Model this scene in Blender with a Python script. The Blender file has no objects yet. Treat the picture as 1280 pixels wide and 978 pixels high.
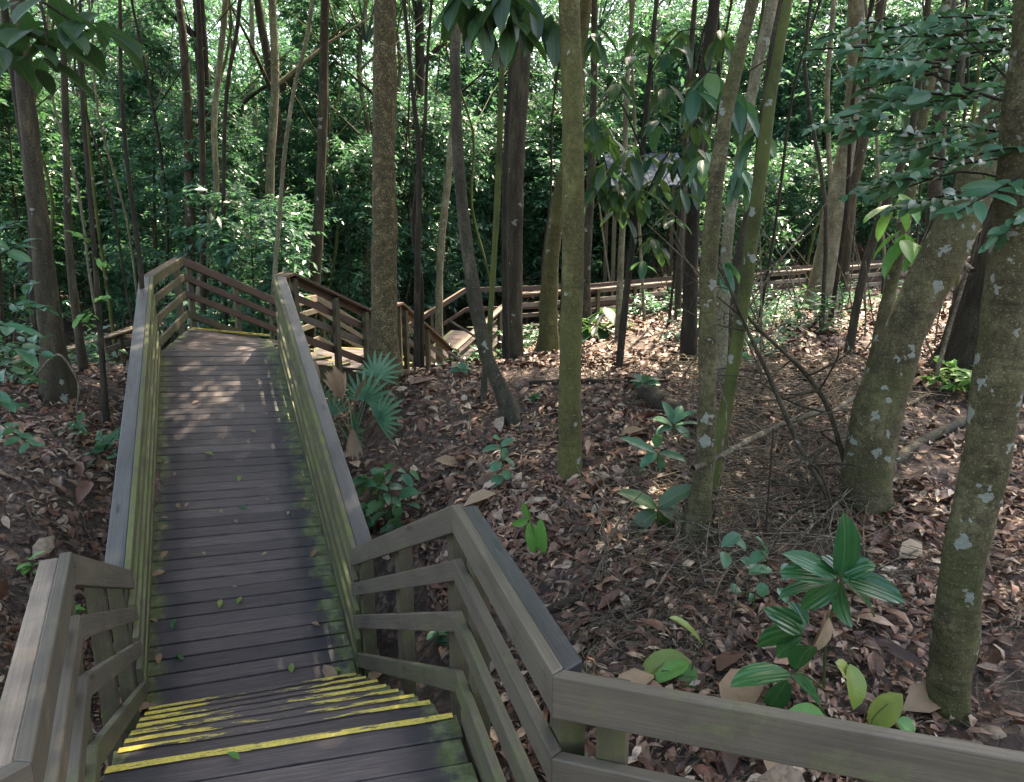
import bpy, math, random
import numpy as np
from mathutils import Vector
R_ = math.radians
C = bpy.context.scene.collection
sc = bpy.context.scene

# ---------------------------------------------------------------- camera, light, exposure
PITCH = R_(12.0); FPX = 900.0
cd = bpy.data.cameras.new('camera'); cam = bpy.data.objects.new('camera', cd); C.objects.link(cam)
cd.sensor_width = 36; cd.lens = 36*FPX/1280; cd.clip_start = 0.05; cd.clip_end = 1000
cam.location = (0, 0, 0); cam.rotation_euler = (R_(90)-PITCH, 0, 0)
sc.camera = cam
SUN_EL, SUN_AZ = 60.0, 28.0          # azimuth measured from +Y towards +X
w = bpy.data.worlds.new('World'); sc.world = w; w.use_nodes = True
nt = w.node_tree; bg = nt.nodes['Background']
sky = nt.nodes.new('ShaderNodeTexSky'); sky.sky_type = 'NISHITA'; sky.sun_disc = False
sky.sun_elevation = R_(SUN_EL); sky.sun_rotation = R_(SUN_AZ); sky.dust_density = 2.5; sky.ozone_density = 1.0
nt.links.new(sky.outputs[0], bg.inputs[0]); bg.inputs[1].default_value = 0.15
sd = bpy.data.lights.new('sun', 'SUN'); sun = bpy.data.objects.new('sun', sd); C.objects.link(sun)
sd.energy = 4.6; sd.angle = R_(0.53); sd.color = (1.0, .95, .86)
sdir = Vector((math.sin(R_(SUN_AZ))*math.cos(R_(SUN_EL)), math.cos(R_(SUN_AZ))*math.cos(R_(SUN_EL)), math.sin(R_(SUN_EL))))
sun.rotation_euler = sdir.to_track_quat('Z', 'Y').to_euler()
vs = sc.view_settings; vs.view_transform = 'Standard'; vs.look = 'None'; vs.gamma = 1; vs.exposure = 2.58
try:
    vs.use_white_balance = True; vs.white_balance_temperature = 8000; vs.white_balance_tint = 12
except Exception: pass
try: vs.use_curve_mapping = False
except Exception: pass
cy = sc.cycles; cy.max_bounces = 6; cy.diffuse_bounces = 4; cy.glossy_bounces = 2; cy.transmission_bounces = 3
cy.transparent_max_bounces = 4; cy.use_denoising = True; cy.sample_clamp_indirect = 4; cy.caustics_reflective = False; cy.caustics_refractive = False

# ---------------------------------------------------------------- measuring helpers
cp, sp = math.cos(PITCH), math.sin(PITCH)
def ray(u, v):
    a = (u-640)/FPX; b = (489-v)/FPX
    return np.array([a, cp+b*sp, -sp+b*cp])
def atY(u, v, Y): r = ray(u, v); return r*(Y/r[1])
def atZ(u, v, z): r = ray(u, v); return r*(z/r[2])
A3 = np.array
rng = np.random.default_rng(7); random.seed(7)

# ---------------------------------------------------------------- object helpers
def link(o, parent=None):
    C.objects.link(o)
    if parent is not None: o.parent = parent
    return o
def tag(o, label=None, cat=None, group=None, kind=None):
    if label: o['label'] = label
    if cat: o['category'] = cat
    if group: o['group'] = group
    if kind: o['kind'] = kind
    return o
def thing(name, loc, label, cat, group=None):
    o = bpy.data.objects.new(name, None); o.location = loc; o.empty_display_size = .1; C.objects.link(o)
    return tag(o, label, cat, group)
def fset(me, V, faces, uv=None, attr=None, smooth=True):
    """faces: list of int arrays (n,k); uv: list of arrays (n,k,2); attr: per-face float"""
    me.vertices.add(len(V)); me.vertices.foreach_set('co', np.asarray(V, np.float32).ravel())
    nl = sum(f.size for f in faces); nf = sum(len(f) for f in faces)
    me.loops.add(nl); me.polygons.add(nf)
    me.loops.foreach_set('vertex_index', np.concatenate([f.ravel() for f in faces]).astype(np.int32))
    tot = np.concatenate([np.full(len(f), f.shape[1]) for f in faces]).astype(np.int32)
    st = np.concatenate([[0], np.cumsum(tot)[:-1]]).astype(np.int32)
    me.polygons.foreach_set('loop_start', st)
    me.polygons.foreach_set('use_smooth', np.full(nf, smooth))
    if uv is not None:
        l = me.uv_layers.new(name='m'); l.data.foreach_set('uv', np.concatenate([u.reshape(-1, 2) for u in uv]).astype(np.float32).ravel())
    if attr is not None:
        a = me.attributes.new('var', 'FLOAT', 'FACE'); a.data.foreach_set('value', np.asarray(attr, np.float32))
    me.update(calc_edges=True); me.validate()
    return me
class MB:
    """collects vertices and faces; build() links them as one mesh object"""
    def __init__(s): s.V = []; s.F = {3: [], 4: []}; s.U = {3: [], 4: []}; s.A = {3: [], 4: []}; s.n = 0
    def add(s, V, F, U=None, a=0.0):
        V = np.asarray(V, float).reshape(-1, 3); F = np.asarray(F, int); k = F.shape[1]
        s.V.append(V); s.F[k].append(F+s.n); s.n += len(V)
        s.U[k].append(np.zeros((len(F), k, 2)) if U is None else np.asarray(U, float).reshape(len(F), k, 2))
        s.A[k].append(np.full(len(F), a) if np.isscalar(a) else np.asarray(a))
    def mesh(s, name, mat, off=(0, 0, 0), smooth=True):
        me = bpy.data.meshes.new(name)
        ks = [k for k in (3, 4) if s.F[k]]
        fset(me, np.concatenate(s.V)-np.asarray(off), [np.concatenate(s.F[k]) for k in ks], [np.concatenate(s.U[k]) for k in ks],
             np.concatenate([np.concatenate(s.A[k]) for k in ks]), smooth)
        if mat: me.materials.append(mat)
        return me
    def build(s, name, mat, parent=None, smooth=False, bevel=0):
        off = np.array(parent.matrix_basis.translation) if parent is not None else np.zeros(3)
        if parent is not None and parent.parent is not None: off = off + np.array(parent.parent.matrix_basis.translation)
        o = bpy.data.objects.new(name, s.mesh(name, mat, off, smooth)); link(o, parent)
        if bevel:
            m = o.modifiers.new('bevel', 'BEVEL'); m.width = bevel; m.segments = 2; m.limit_method = 'ANGLE'
        return o
BOXF = A3([[0, 1, 2, 3], [7, 6, 5, 4], [0, 4, 5, 1], [1, 5, 6, 2], [2, 6, 7, 3], [3, 7, 4, 0]])
def loft(mb, c0, c1, L, a=0.0, u0=None):
    """box from cross-section c0 (4 pts) to c1 (4 pts); uv = along metres, around metres"""
    c0 = A3(c0); c1 = A3(c1); V = np.concatenate([c0, c1])
    w_ = np.linalg.norm(c0[1]-c0[0]); h_ = np.linalg.norm(c0[2]-c0[1]); s = random.uniform(0, 50) if u0 is None else u0
    U = []
    U.append([[s, 0], [s, w_], [s+h_, w_], [s+h_, 0]]); U.append([[s, 0], [s, w_], [s+h_, w_], [s+h_, 0]])
    r = 0
    for k in range(4):
        d = w_ if k % 2 == 0 else h_
        U.append([[s, r], [s+L, r], [s+L, r+d], [s, r+d]]); r += d
    mb.add(V, BOXF[:, ::1], U, a)
def polyseg(pts, i, o0, o1, z0, z1):
    """cross-sections at both ends of segment i of a polyline, mitred; o = horizontal offset to the right, z = vertical offset"""
    P = [A3(p, float) for p in pts]
    def perp(a, b):
        d = (b-a)[:2]; d /= np.linalg.norm(d)+1e-9; return A3([d[1], -d[0]])
    def off(j):
        ps = []
        if j > 0: ps.append(perp(P[j-1], P[j]))
        if j < len(P)-1: ps.append(perp(P[j], P[j+1]))
        if len(ps) == 1: return ps[0]
        m = ps[0]+ps[1]; m /= np.linalg.norm(m); return m/max(.45, m@ps[0])
    out = []
    for j in (i, i+1):
        n = off(j); q = []
        for (o, z) in ((o0, z0), (o0, z1), (o1, z1), (o1, z0)):
            q.append([P[j][0]+n[0]*o, P[j][1]+n[1]*o, P[j][2]+z])
        out.append(q)
    return out[0], out[1], float(np.linalg.norm(P[i+1]-P[i]))
def box_post(mb, x, y, z0, z1, w_=.09, ang=0., lean=(0, 0), a=0.):
    c, s = math.cos(ang)*w_/2, math.sin(ang)*w_/2
    def ring(z, l): return [[x+l[0]-c+s, y+l[1]-s-c, z], [x+l[0]-c-s, y+l[1]-s+c, z], [x+l[0]+c-s, y+l[1]+s+c, z], [x+l[0]+c+s, y+l[1]+s-c, z]]
    loft(mb, ring(z0, (0, 0)), ring(z1, lean), z1-z0, a)
def tube(mb, pts, rad, n=8, rough=0., a=0., cap=True, seed=0, sub=1, flare=0., knots=0):
    P = np.asarray(pts, float); r = np.asarray(rad, float)
    if sub > 1:   # catmull-rom
        Q = []; rr = []
        for i in range(len(P)-1):
            p0 = P[max(i-1, 0)]; p1 = P[i]; p2 = P[i+1]; p3 = P[min(i+2, len(P)-1)]
            for k in range(sub):
                t = k/sub
                Q.append(.5*((2*p1)+(-p0+p2)*t+(2*p0-5*p1+4*p2-p3)*t*t+(-p0+3*p1-3*p2+p3)*t**3)); rr.append(r[i]*(1-t)+r[i+1]*t)
        Q.append(P[-1]); rr.append(r[-1]); P = A3(Q); r = A3(rr)
    m = len(P); T = np.gradient(P, axis=0); T /= np.linalg.norm(T, axis=1)[:, None]+1e-9
    ref = A3([0, 1, 0]) if abs(T[0][1]) < .9 else A3([1, 0, 0])
    X = np.cross(T, ref); X /= np.linalg.norm(X, axis=1)[:, None]; Y = np.cross(T, X)
    th = np.arange(n)/n*2*math.pi; g = np.random.default_rng(seed)
    s = np.concatenate([[0], np.cumsum(np.linalg.norm(np.diff(P, axis=0), axis=1))])
    R = r[:, None]*np.ones((1, n))
    if rough:
        ph = g.uniform(0, 6.28, 8); fr = g.uniform(1.0, 6., 8)
        for k in range(8): R = R*(1+rough*.5*np.sin(fr[k]*s[:, None]/max(.15, r.max()*3)+ph[k]+(k % 4)*th[None, :]))
        R = R*(1+rough*.35*g.normal(size=R.shape))
    if flare:
        e = np.exp(-s/(r.max()*2.2))[:, None]; R = R*(1+flare*e*(1+.6*np.sin(3*th+g.uniform(0, 6))[None, :]+.35*np.sin(5*th+g.uniform(0, 6))[None, :]))
    for k in range(knots):
        s0 = g.uniform(.1, min(s[-1], 4.)); t0 = g.uniform(0, 6.28); dd = np.abs((th[None, :]-t0+np.pi) % (2*np.pi)-np.pi); q = r.max()
        R = R*(1+g.uniform(.05, .14)*np.exp(-((s[:, None]-s0)/(q*.7))**2-(dd/.55)**2)); R = R*(1-g.uniform(.015, .04)*np.exp(-((s[:, None]-g.uniform(.1, 4.))/(q*.25))**2))
    V = P[:, None, :]+R[..., None]*(np.cos(th)[None, :, None]*X[:, None, :]+np.sin(th)[None, :, None]*Y[:, None, :])
    V = V.reshape(-1, 3); i = np.arange(m-1)[:, None]*n; j = np.arange(n)[None, :]; j2 = (j+1) % n
    F = np.stack([i+j, i+j2, i+n+j2, i+n+j], -1).reshape(-1, 4)
    mb.add(V, F, None, a)
    if cap:
        k = len(V); mb.add(np.concatenate([V[-n:], P[-1:]]), [[q, (q+1) % n, n] for q in range(n)], None, a)

# ---------------------------------------------------------------- leaves
T4 = (A3([[0, 0, 0], [.45, -1, .25], [1, 0, -.25], [.45, 1, .25], [.5, 0, 0]]), A3([[0, 1, 4], [1, 2, 4], [0, 4, 3], [4, 2, 3]]), 3)
T2 = (A3([[0, 0, 0], [.42, -1, .2], [1, 0, -.2], [.42, 1, .2]]), A3([[0, 1, 2], [0, 2, 3]]), 3)
def _big():
    ts = [0, .12, .3, .5, .7, .87, 1]; ws = [.05, .6, .93, 1., .86, .55, .03]; dr = [0, .02, .03, 0, -.12, -.3, -.55]
    V = []; F = []
    for t, w_, d in zip(ts, ws, dr):
        V += [[t, -w_, d+.28*w_], [t, -w_*.5, d+.17*w_], [t, 0, d-.02], [t, w_*.5, d+.17*w_], [t, w_, d+.28*w_]]
    for i in range(6):
        for j in range(4): F.append([i*5+j, i*5+j+1, i*5+j+6, i*5+j+5])
    return A3(V), A3(F), 4
TB = _big()
def _lit():
    V = []; F = []
    for t, w_ in ((0, .12), (.3, .9), (.65, .85), (1, .06)):
        V += [[t, -w_, .5*w_], [t, 0, 0], [t, w_, .5*w_]]
    for i in range(3):
        for j in range(2): F.append([i*3+j, i*3+j+1, i*3+j+4, i*3+j+3])
    return A3(V), A3(F), 4
TL = _lit()
def add_leaves(mb, B, T, W, N, tmpl, a, curl=None, bend=None):
    """B base, T tip, W half width, N normal hint, all per leaf"""
    B = np.asarray(B, float).reshape(-1, 3); T = np.asarray(T, float).reshape(-1, 3); n = len(B); W = np.broadcast_to(W, (n,)).astype(float)
    D = T-B; L = np.linalg.norm(D, axis=1)+1e-9; Dn = D/L[:, None]; N = np.broadcast_to(N, (n, 3))
    S = np.cross(Dn, N); S /= np.linalg.norm(S, axis=1)[:, None]+1e-9; M = np.cross(S, Dn)
    P, F, k = tmpl
    cu = np.ones(n) if curl is None else curl; be = np.zeros(n) if bend is None else bend
    h = P[None, :, 2]*W[:, None]*cu[:, None] + be[:, None]*L[:, None]*(P[None, :, 0]*(1-P[None, :, 0])*4-0)
    V = B[:, None]+P[None, :, 0, None]*D[:, None]+P[None, :, 1, None]*W[:, None, None]*S[:, None]+h[..., None]*M[:, None]
    m = len(P); FF = (F[None]+np.arange(n)[:, None, None]*m).reshape(-1, k)
    U = np.broadcast_to(P[F][None, :, :, :2], (n,)+F.shape+(2,)).reshape(-1, k, 2)
    mb.add(V.reshape(-1, 3), FF, U, np.repeat(np.broadcast_to(a, (n,)), len(F)))
def twigs(mb, g, P, D, L, nl=11, ll=.15, wr=.17, droop=.5, tmpl=T2, var=None, wood=None, spread=1.0, up_=(0, 0, 1.)):
    """leafy twigs: start points P, unit directions D, lengths L -> alternate leaves in a drooping spray"""
    n = len(P); t = (np.arange(nl)+.8)/nl
    sag = A3([0, 0, -1.])
    Q = P[:, None]+D[:, None]*(t*1.)[None, :, None]*L[:, None, None]+sag*((t**2)[None, :, None]*L[:, None, None]*.35*droop)
    up = A3([0, 0, 1.]); S = np.cross(D, up); S /= np.linalg.norm(S, axis=1)[:, None]+1e-6
    side = np.where(np.arange(nl) % 2, 1., -1.)
    ld = D[:, None]*.55+S[:, None]*side[None, :, None]*.9*spread+g.normal(0, .28, (n, nl, 3)); ld[..., 2] -= droop*g.uniform(.3, 1.2, (n, nl))
    ld /= np.linalg.norm(ld, axis=2)[..., None]
    le = np.broadcast_to(np.asarray(ll, float).reshape(-1, 1), (n, 1))*g.uniform(.65, 1.25, (n, nl))*(np.sin(np.pi*np.clip(t, .15, .85))**.5)[None]
    N = A3(up_)+g.normal(0, .35, (n, nl, 3))
    B = Q.reshape(-1, 3); T = (Q+ld*le[..., None]).reshape(-1, 3)
    vv = np.repeat(g.uniform(0, 1, n) if var is None else var, nl)*.7+g.uniform(0, .3, n*nl)
    add_leaves(mb, B, T, le.reshape(-1)*wr, N.reshape(-1, 3), tmpl, vv)
    if wood is not None:
        for i in range(n):
            tt = np.linspace(0, .97, 4); q = P[i]+D[i]*tt[:, None]*L[i]+sag*((tt**2)[:, None]*L[i]*.35*droop)
            tube(wood, q, np.linspace(.006, .0025, 4), 4, cap=False)
def unit(v): v = np.asarray(v, float); return v/(np.linalg.norm(v, axis=-1)[..., None]+1e-9)

# ---------------------------------------------------------------- materials
def newmat(name):
    m = bpy.data.materials.new(name); m.use_nodes = True; t = m.node_tree; t.nodes.clear()
    return m, t, (lambda k, **kw: _nn(t, k, kw)), t.links.new
def _nn(t, k, kw):
    n = t.nodes.new('ShaderNode'+k)
    for a, b in kw.items():
        if a in n.inputs.keys() if isinstance(a, str) else False: n.inputs[a].default_value = b
        else: setattr(n, a, b)
    return n
def ramp(nn, stops, fac, lk):
    r = nn('ValToRGB'); e = r.color_ramp.elements
    while len(e) < len(stops): e.new(.5)
    for i, (p_, c_) in enumerate(stops):
        e[i].position = p_; e[i].color = (*c_, 1) if len(c_) == 3 else c_
    lk(fac, r.inputs[0]); return r.outputs[0]
def mixc(nn, lk, f, a, b, mode='MIX'):
    m = nn('Mix', data_type='RGBA', blend_type=mode); 
    if hasattr(f, 'links'): lk(f, m.inputs[0])
    else: m.inputs[0].default_value = f
    for s, v in ((6, a), (7, b)):
        if hasattr(v, 'links'): lk(v, m.inputs[s])
        else: m.inputs[s].default_value = (*v, 1)
    return m.outputs[2]
def math_(nn, lk, op, a, b=0., c=None):
    m = nn('Math', operation=op)
    for s, v in enumerate((a, b) if c is None else (a, b, c)):
        if hasattr(v, 'links'): lk(v, m.inputs[s])
        else: m.inputs[s].default_value = v
    return m.outputs[0]
def noise(nn, lk, vec, scale, detail=4, rough=.6, sc3=None):
    if sc3 is not None:
        mp = nn('Mapping'); mp.inputs['Scale'].default_value = sc3; lk(vec, mp.inputs[0]); vec = mp.outputs[0]
    n = nn('TexNoise'); n.inputs['Scale'].default_value = scale; n.inputs['Detail'].default_value = detail; n.inputs['Roughness'].default_value = rough
    lk(vec, n.inputs['Vector']); return n.outputs[0]
def bump(nn, lk, h, strength, dist, bs, prev=None):
    b = nn('Bump'); b.inputs['Strength'].default_value = strength; b.inputs['Distance'].default_value = dist; lk(h, b.inputs['Height'])
    if prev is not None: lk(prev, b.inputs['Normal'])
    if bs is not None: lk(b.outputs[0], bs.inputs['Normal'])
    return b.outputs[0]
def rmap(nn, lk, v, a, b, c=0., d=1.):
    m = nn('MapRange'); m.inputs[1].default_value = a; m.inputs[2].default_value = b; m.inputs[3].default_value = c; m.inputs[4].default_value = d
    lk(v, m.inputs[0]); return m.outputs[0]

def leaf_mat(name, cols, trans=.35, tcol=(.12, .27, .06), rough=.38, spec=.5, vein=0., along=False):
    m, t, nn, lk = newmat(name)
    at = nn('Attribute', attribute_name='var'); oi = nn('ObjectInfo')
    f = math_(nn, lk, 'FRACT', math_(nn, lk, 'ADD', at.outputs['Fac'], math_(nn, lk, 'MULTIPLY', oi.outputs['Random'], .0))); f = math_(nn, lk, 'MULTIPLY', at.outputs['Fac'], rmap(nn, lk, oi.outputs['Random'], 0, 1, .55, 1.1))
    col = ramp(nn, cols, f, lk)
    ge = nn('NewGeometry'); ns = noise(nn, lk, ge.outputs['Position'], 25, 3)
    col = mixc(nn, lk, rmap(nn, lk, ns, .35, .75, 0, .35), col, tuple(c*.45 for c in cols[0][1]))
    if vein:
        uv = nn('UVMap'); sx = nn('SeparateXYZ'); lk(uv.outputs[0], sx.inputs[0]); ay = math_(nn, lk, 'ABSOLUTE', sx.outputs[1])
        wv = math_(nn, lk, 'SINE', math_(nn, lk, 'MULTIPLY', math_(nn, lk, 'SUBTRACT', sx.outputs[0], math_(nn, lk, 'MULTIPLY', ay, .18)), 60))
        rib = rmap(nn, lk, ay, 0, .07, 1, 0)
        col = mixc(nn, lk, math_(nn, lk, 'MULTIPLY', rib, vein), col, (.16, .24, .08))
    bs = nn('BsdfPrincipled'); bs.inputs['Roughness'].default_value = rough; bs.inputs['Specular IOR Level'].default_value = spec
    lk(col, bs.inputs['Base Color'])
    if vein and along: bump(nn, lk, math_(nn, lk, 'SINE', math_(nn, lk, 'MULTIPLY', ay, 14)), .5, .003, bs)
    elif vein: bump(nn, lk, wv, .12, .001, bs)
    tr = nn('BsdfTranslucent'); tr.inputs[0].default_value = (*tcol, 1)
    lk(mixc(nn, lk, .55, col, tcol), tr.inputs[0])
    mx = nn('MixShader'); mx.inputs[0].default_value = trans; lk(bs.outputs[0], mx.inputs[1]); lk(tr.outputs[0], mx.inputs[2])
    o = nn('OutputMaterial'); lk(mx.outputs[0], o.inputs[0]); return m
M = {}
M['leaf'] = leaf_mat('leaf_green', [(0, (.018, .07, .045)), (.5, (.035, .12, .065)), (.85, (.06, .17, .08)), (1, (.12, .22, .07))], .4, tcol=(.10, .26, .07), rough=.3, spec=.7)
M['leaf_far'] = leaf_mat('leaf_far', [(0, (.03, .10, .07)), (.5, (.055, .165, .105)), (.85, (.10, .25, .14)), (1, (.20, .33, .15))], .45, tcol=(.11, .27, .09), rough=.36, spec=.6)  # leaf colour raised to stand in for light in the dim background
M['leaf_dark'] = leaf_mat('leaf_dark', [(0, (.015, .045, .022)), (.6, (.022, .065, .028)), (1, (.04, .09, .03))], .3, rough=.42, vein=.5)
M['leaf_blue'] = leaf_mat('leaf_teal', [(0, (.04, .13, .075)), (.6, (.055, .175, .095)), (1, (.09, .22, .10))], .3, rough=.4, vein=.5)
M['leaf_gloss'] = leaf_mat('leaf_glossy', [(0, (.012, .085, .03)), (.6, (.02, .12, .04)), (1, (.04, .17, .045))], .2, rough=.24, vein=.4, along=True)
M['leaf_bright'] = leaf_mat('leaf_bright', [(0, (.08, .25, .05)), (1, (.16, .36, .07))], .4, vein=.4)
M['leaf_yellow'] = leaf_mat('leaf_yellow', [(0, (.16, .24, .04)), (.6, (.27, .30, .07)), (1, (.34, .26, .10))], .3, vein=.4)
M['leaf_dead'] = leaf_mat('leaf_dead', [(0, (.22, .13, .07)), (1, (.34, .24, .15))], .15, tcol=(.3, .18, .08), rough=.6, vein=.4)

def litter_mat():
    m, t, nn, lk = newmat('leaf_litter')
    at = nn('Attribute', attribute_name='var')
    col = ramp(nn, [(0, (.03, .016, .012)), (.2, (.085, .036, .024)), (.4, (.165, .068, .042)), (.53, (.20, .115, .085)), (.66, (.29, .20, .155)), (.79, (.42, .34, .28)), (.93, (.50, .42, .35)), (.96, (.32, .11, .035)), (1, (.50, .34, .08))], at.outputs['Fac'], lk)
    ge = nn('NewGeometry'); ns = noise(nn, lk, ge.outputs['Position'], 40, 4)
    col = mixc(nn, lk, rmap(nn, lk, ns, .4, .7, 0, .6), col, (.03, .018, .012))
    big = noise(nn, lk, ge.outputs['Position'], .8, 3); col = mixc(nn, lk, rmap(nn, lk, big, .45, .65, 0, .45), col, (.06, .035, .025))
    bs = nn('BsdfPrincipled'); bs.inputs['Roughness'].default_value = .55; col = mixc(nn, lk, 1.0, col, (.96, .90, .76), 'MULTIPLY'); lk(col, bs.inputs['Base Color']); bump(nn, lk, ns, .4, .004, bs)
    o = nn('OutputMaterial'); lk(bs.outputs[0], o.inputs[0]); return m
M['litter'] = litter_mat()
def ground_mat():
    m, t, nn, lk = newmat('forest_floor')
    ge = nn('NewGeometry'); P = ge.outputs['Position']
    n1 = noise(nn, lk, P, 28, 6, .7); n2 = noise(nn, lk, P, 1.3, 4)
    vo = nn('TexVoronoi'); vo.inputs['Scale'].default_value = 16; vo.inputs['Randomness'].default_value = 1; lk(P, vo.inputs[0])
    vc = nn('SeparateColor'); lk(vo.outputs['Color'], vc.inputs[0])
    col = ramp(nn, [(0, (.03, .016, .011)), (.45, (.07, .038, .027)), (.75, (.13, .08, .06)), (1, (.24, .17, .13))], vc.outputs[0], lk)
    col = mixc(nn, lk, rmap(nn, lk, n1, .35, .65), (.02, .012, .008), col)
    col = mixc(nn, lk, rmap(nn, lk, n2, .5, .7, 0, .4), col, (.045, .04, .02))
    bs = nn('BsdfPrincipled'); bs.inputs['Roughness'].default_value = .85; lk(col, bs.inputs['Base Color'])
    bump(nn, lk, math_(nn, lk, 'ADD', vo.outputs[0], n1), .7, .03, bs)
    o = nn('OutputMaterial'); lk(bs.outputs[0], o.inputs[0]); return m
M['ground'] = ground_mat()

def wood_mat(name, c0, c1, c2, moss=0., mosscol=(.08, .11, .02), rough=.6, stain=.5):
    """weathered board: grain along uv.x"""
    m, t, nn, lk = newmat(name)
    uv = nn('UVMap', uv_map='m'); U = uv.outputs[0]; ge = nn('NewGeometry'); P = ge.outputs['Position']; at = nn('Attribute', attribute_name='var')
    c0, c1, c2 = (tuple(x*.74*q for x, q in zip(c, (1.08, 1., .88))) for c in (c0, c1, c2)); gr = noise(nn, lk, U, 1, 7, .75, (2.5, 120, 1)); g2 = noise(nn, lk, U, 1, 4, .6, (1.2, 14, 1))
    col = ramp(nn, [(.25, c0), (.5, c1), (.78, c2)], gr, lk)
    col = mixc(nn, lk, rmap(nn, lk, g2, .35, .7, 0, .55), col, c0)
    cr = math_(nn, lk, 'LESS_THAN', gr, .33); col = mixc(nn, lk, math_(nn, lk, 'MULTIPLY', cr, .6), col, (.012, .01, .01))
    n3 = noise(nn, lk, P, 3.2, 5, .65); col = mixc(nn, lk, rmap(nn, lk, n3, .48, .68, 0, stain), col, tuple(x*.35 for x in c0))
    col = mixc(nn, lk, math_(nn, lk, 'MULTIPLY', at.outputs['Fac'], .45), col, tuple(x*.55 for x in c1))
    if moss:
        n4 = noise(nn, lk, P, 6, 6, .7); f = rmap(nn, lk, n4, .62-.3*moss, .72-.2*moss, 0, min(1, .5+moss*.5))
        mc = mixc(nn, lk, noise(nn, lk, P, 60, 3), tuple(x*.5 for x in mosscol), tuple(x*1.5 for x in mosscol)); col = mixc(nn, lk, f, col, mc)
    li = noise(nn, lk, P, 34, 5, .75); lf = math_(nn, lk, 'MULTIPLY', rmap(nn, lk, li, .64, .70, 0, .4), rmap(nn, lk, noise(nn, lk, P, 4, 2), .45, .6)); col = mixc(nn, lk, lf, col, (.24, .25, .21))
    kn = nn('TexVoronoi'); kn.inputs['Scale'].default_value = 1.0; mk = nn('Mapping'); mk.inputs['Scale'].default_value = (3.2, 13, 1); lk(U, mk.inputs[0]); lk(mk.outputs[0], kn.inputs[0])
    kc = nn('SeparateColor'); lk(kn.outputs['Color'], kc.inputs[0]); kf = math_(nn, lk, 'MULTIPLY', rmap(nn, lk, kn.outputs[0], .10, .22, .75, 0), math_(nn, lk, 'GREATER_THAN', kc.outputs[0], .72)); col = mixc(nn, lk, kf, col, tuple(x*.35 for x in c0))
    dk = noise(nn, lk, U, 1, 3, .6, (.9, 5, 1)); col = mixc(nn, lk, rmap(nn, lk, dk, .5, .66, 0, .5), col, tuple(x*.5 for x in c1))
    bs = nn('BsdfPrincipled'); lk(col, bs.inputs['Base Color']); lk(rmap(nn, lk, gr, .3, .7, rough+.12, rough-.12), bs.inputs['Roughness'])
    b = bump(nn, lk, gr, .5, .003, None); bump(nn, lk, n3, .3, .006, bs, b)
    o = nn('OutputMaterial'); lk(bs.outputs[0], o.inputs[0]); return m
M['rail'] = wood_mat('rail_wood', (.07, .06, .048), (.14, .125, .10), (.22, .20, .17), .25, (.09, .10, .04), .6)
M['rail_moss'] = wood_mat('rail_wood_mossy', (.06, .057, .038), (.12, .115, .075), (.18, .175, .12), .75, (.085, .10, .022), .65)
M['rail_damp'] = wood_mat('rail_wood_damp', (.06, .055, .036), (.12, .112, .08), (.18, .17, .125), .5, (.08, .092, .03), .65)
M['cap'] = wood_mat('cap_wood', (.05, .055, .065), (.105, .11, .12), (.19, .195, .20), .12, (.07, .08, .04), .36)  # bluish tint stands in for sky reflected on the caps
M['cap_dark'] = wood_mat('cap_wood_dark', (.02, .024, .034), (.04, .046, .062), (.075, .08, .10), .05, (.05, .05, .04), .34)
M['post'] = wood_mat('post_wood', (.045, .04, .022), (.085, .072, .045), (.13, .115, .075), .5, (.07, .08, .025), .7)
M['rail_red'] = wood_mat('rail_red_brown', (.05, .026, .018), (.10, .055, .038), (.15, .095, .07), .15, (.06, .05, .02), .55)
M['rail_sunlit'] = wood_mat('rail_sunlit', (.20, .175, .15), (.32, .29, .255), (.44, .41, .37), .1, (.10, .11, .05), .7)  # sunlight on the far fence is put into this pale wood colour
M['rail_pale'] = wood_mat('rail_pale', (.17, .14, .115), (.32, .27, .225), (.46, .40, .35), .12, (.10, .11, .05), .7)  # pale wood, brightened to suggest sun on the far fence

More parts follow.
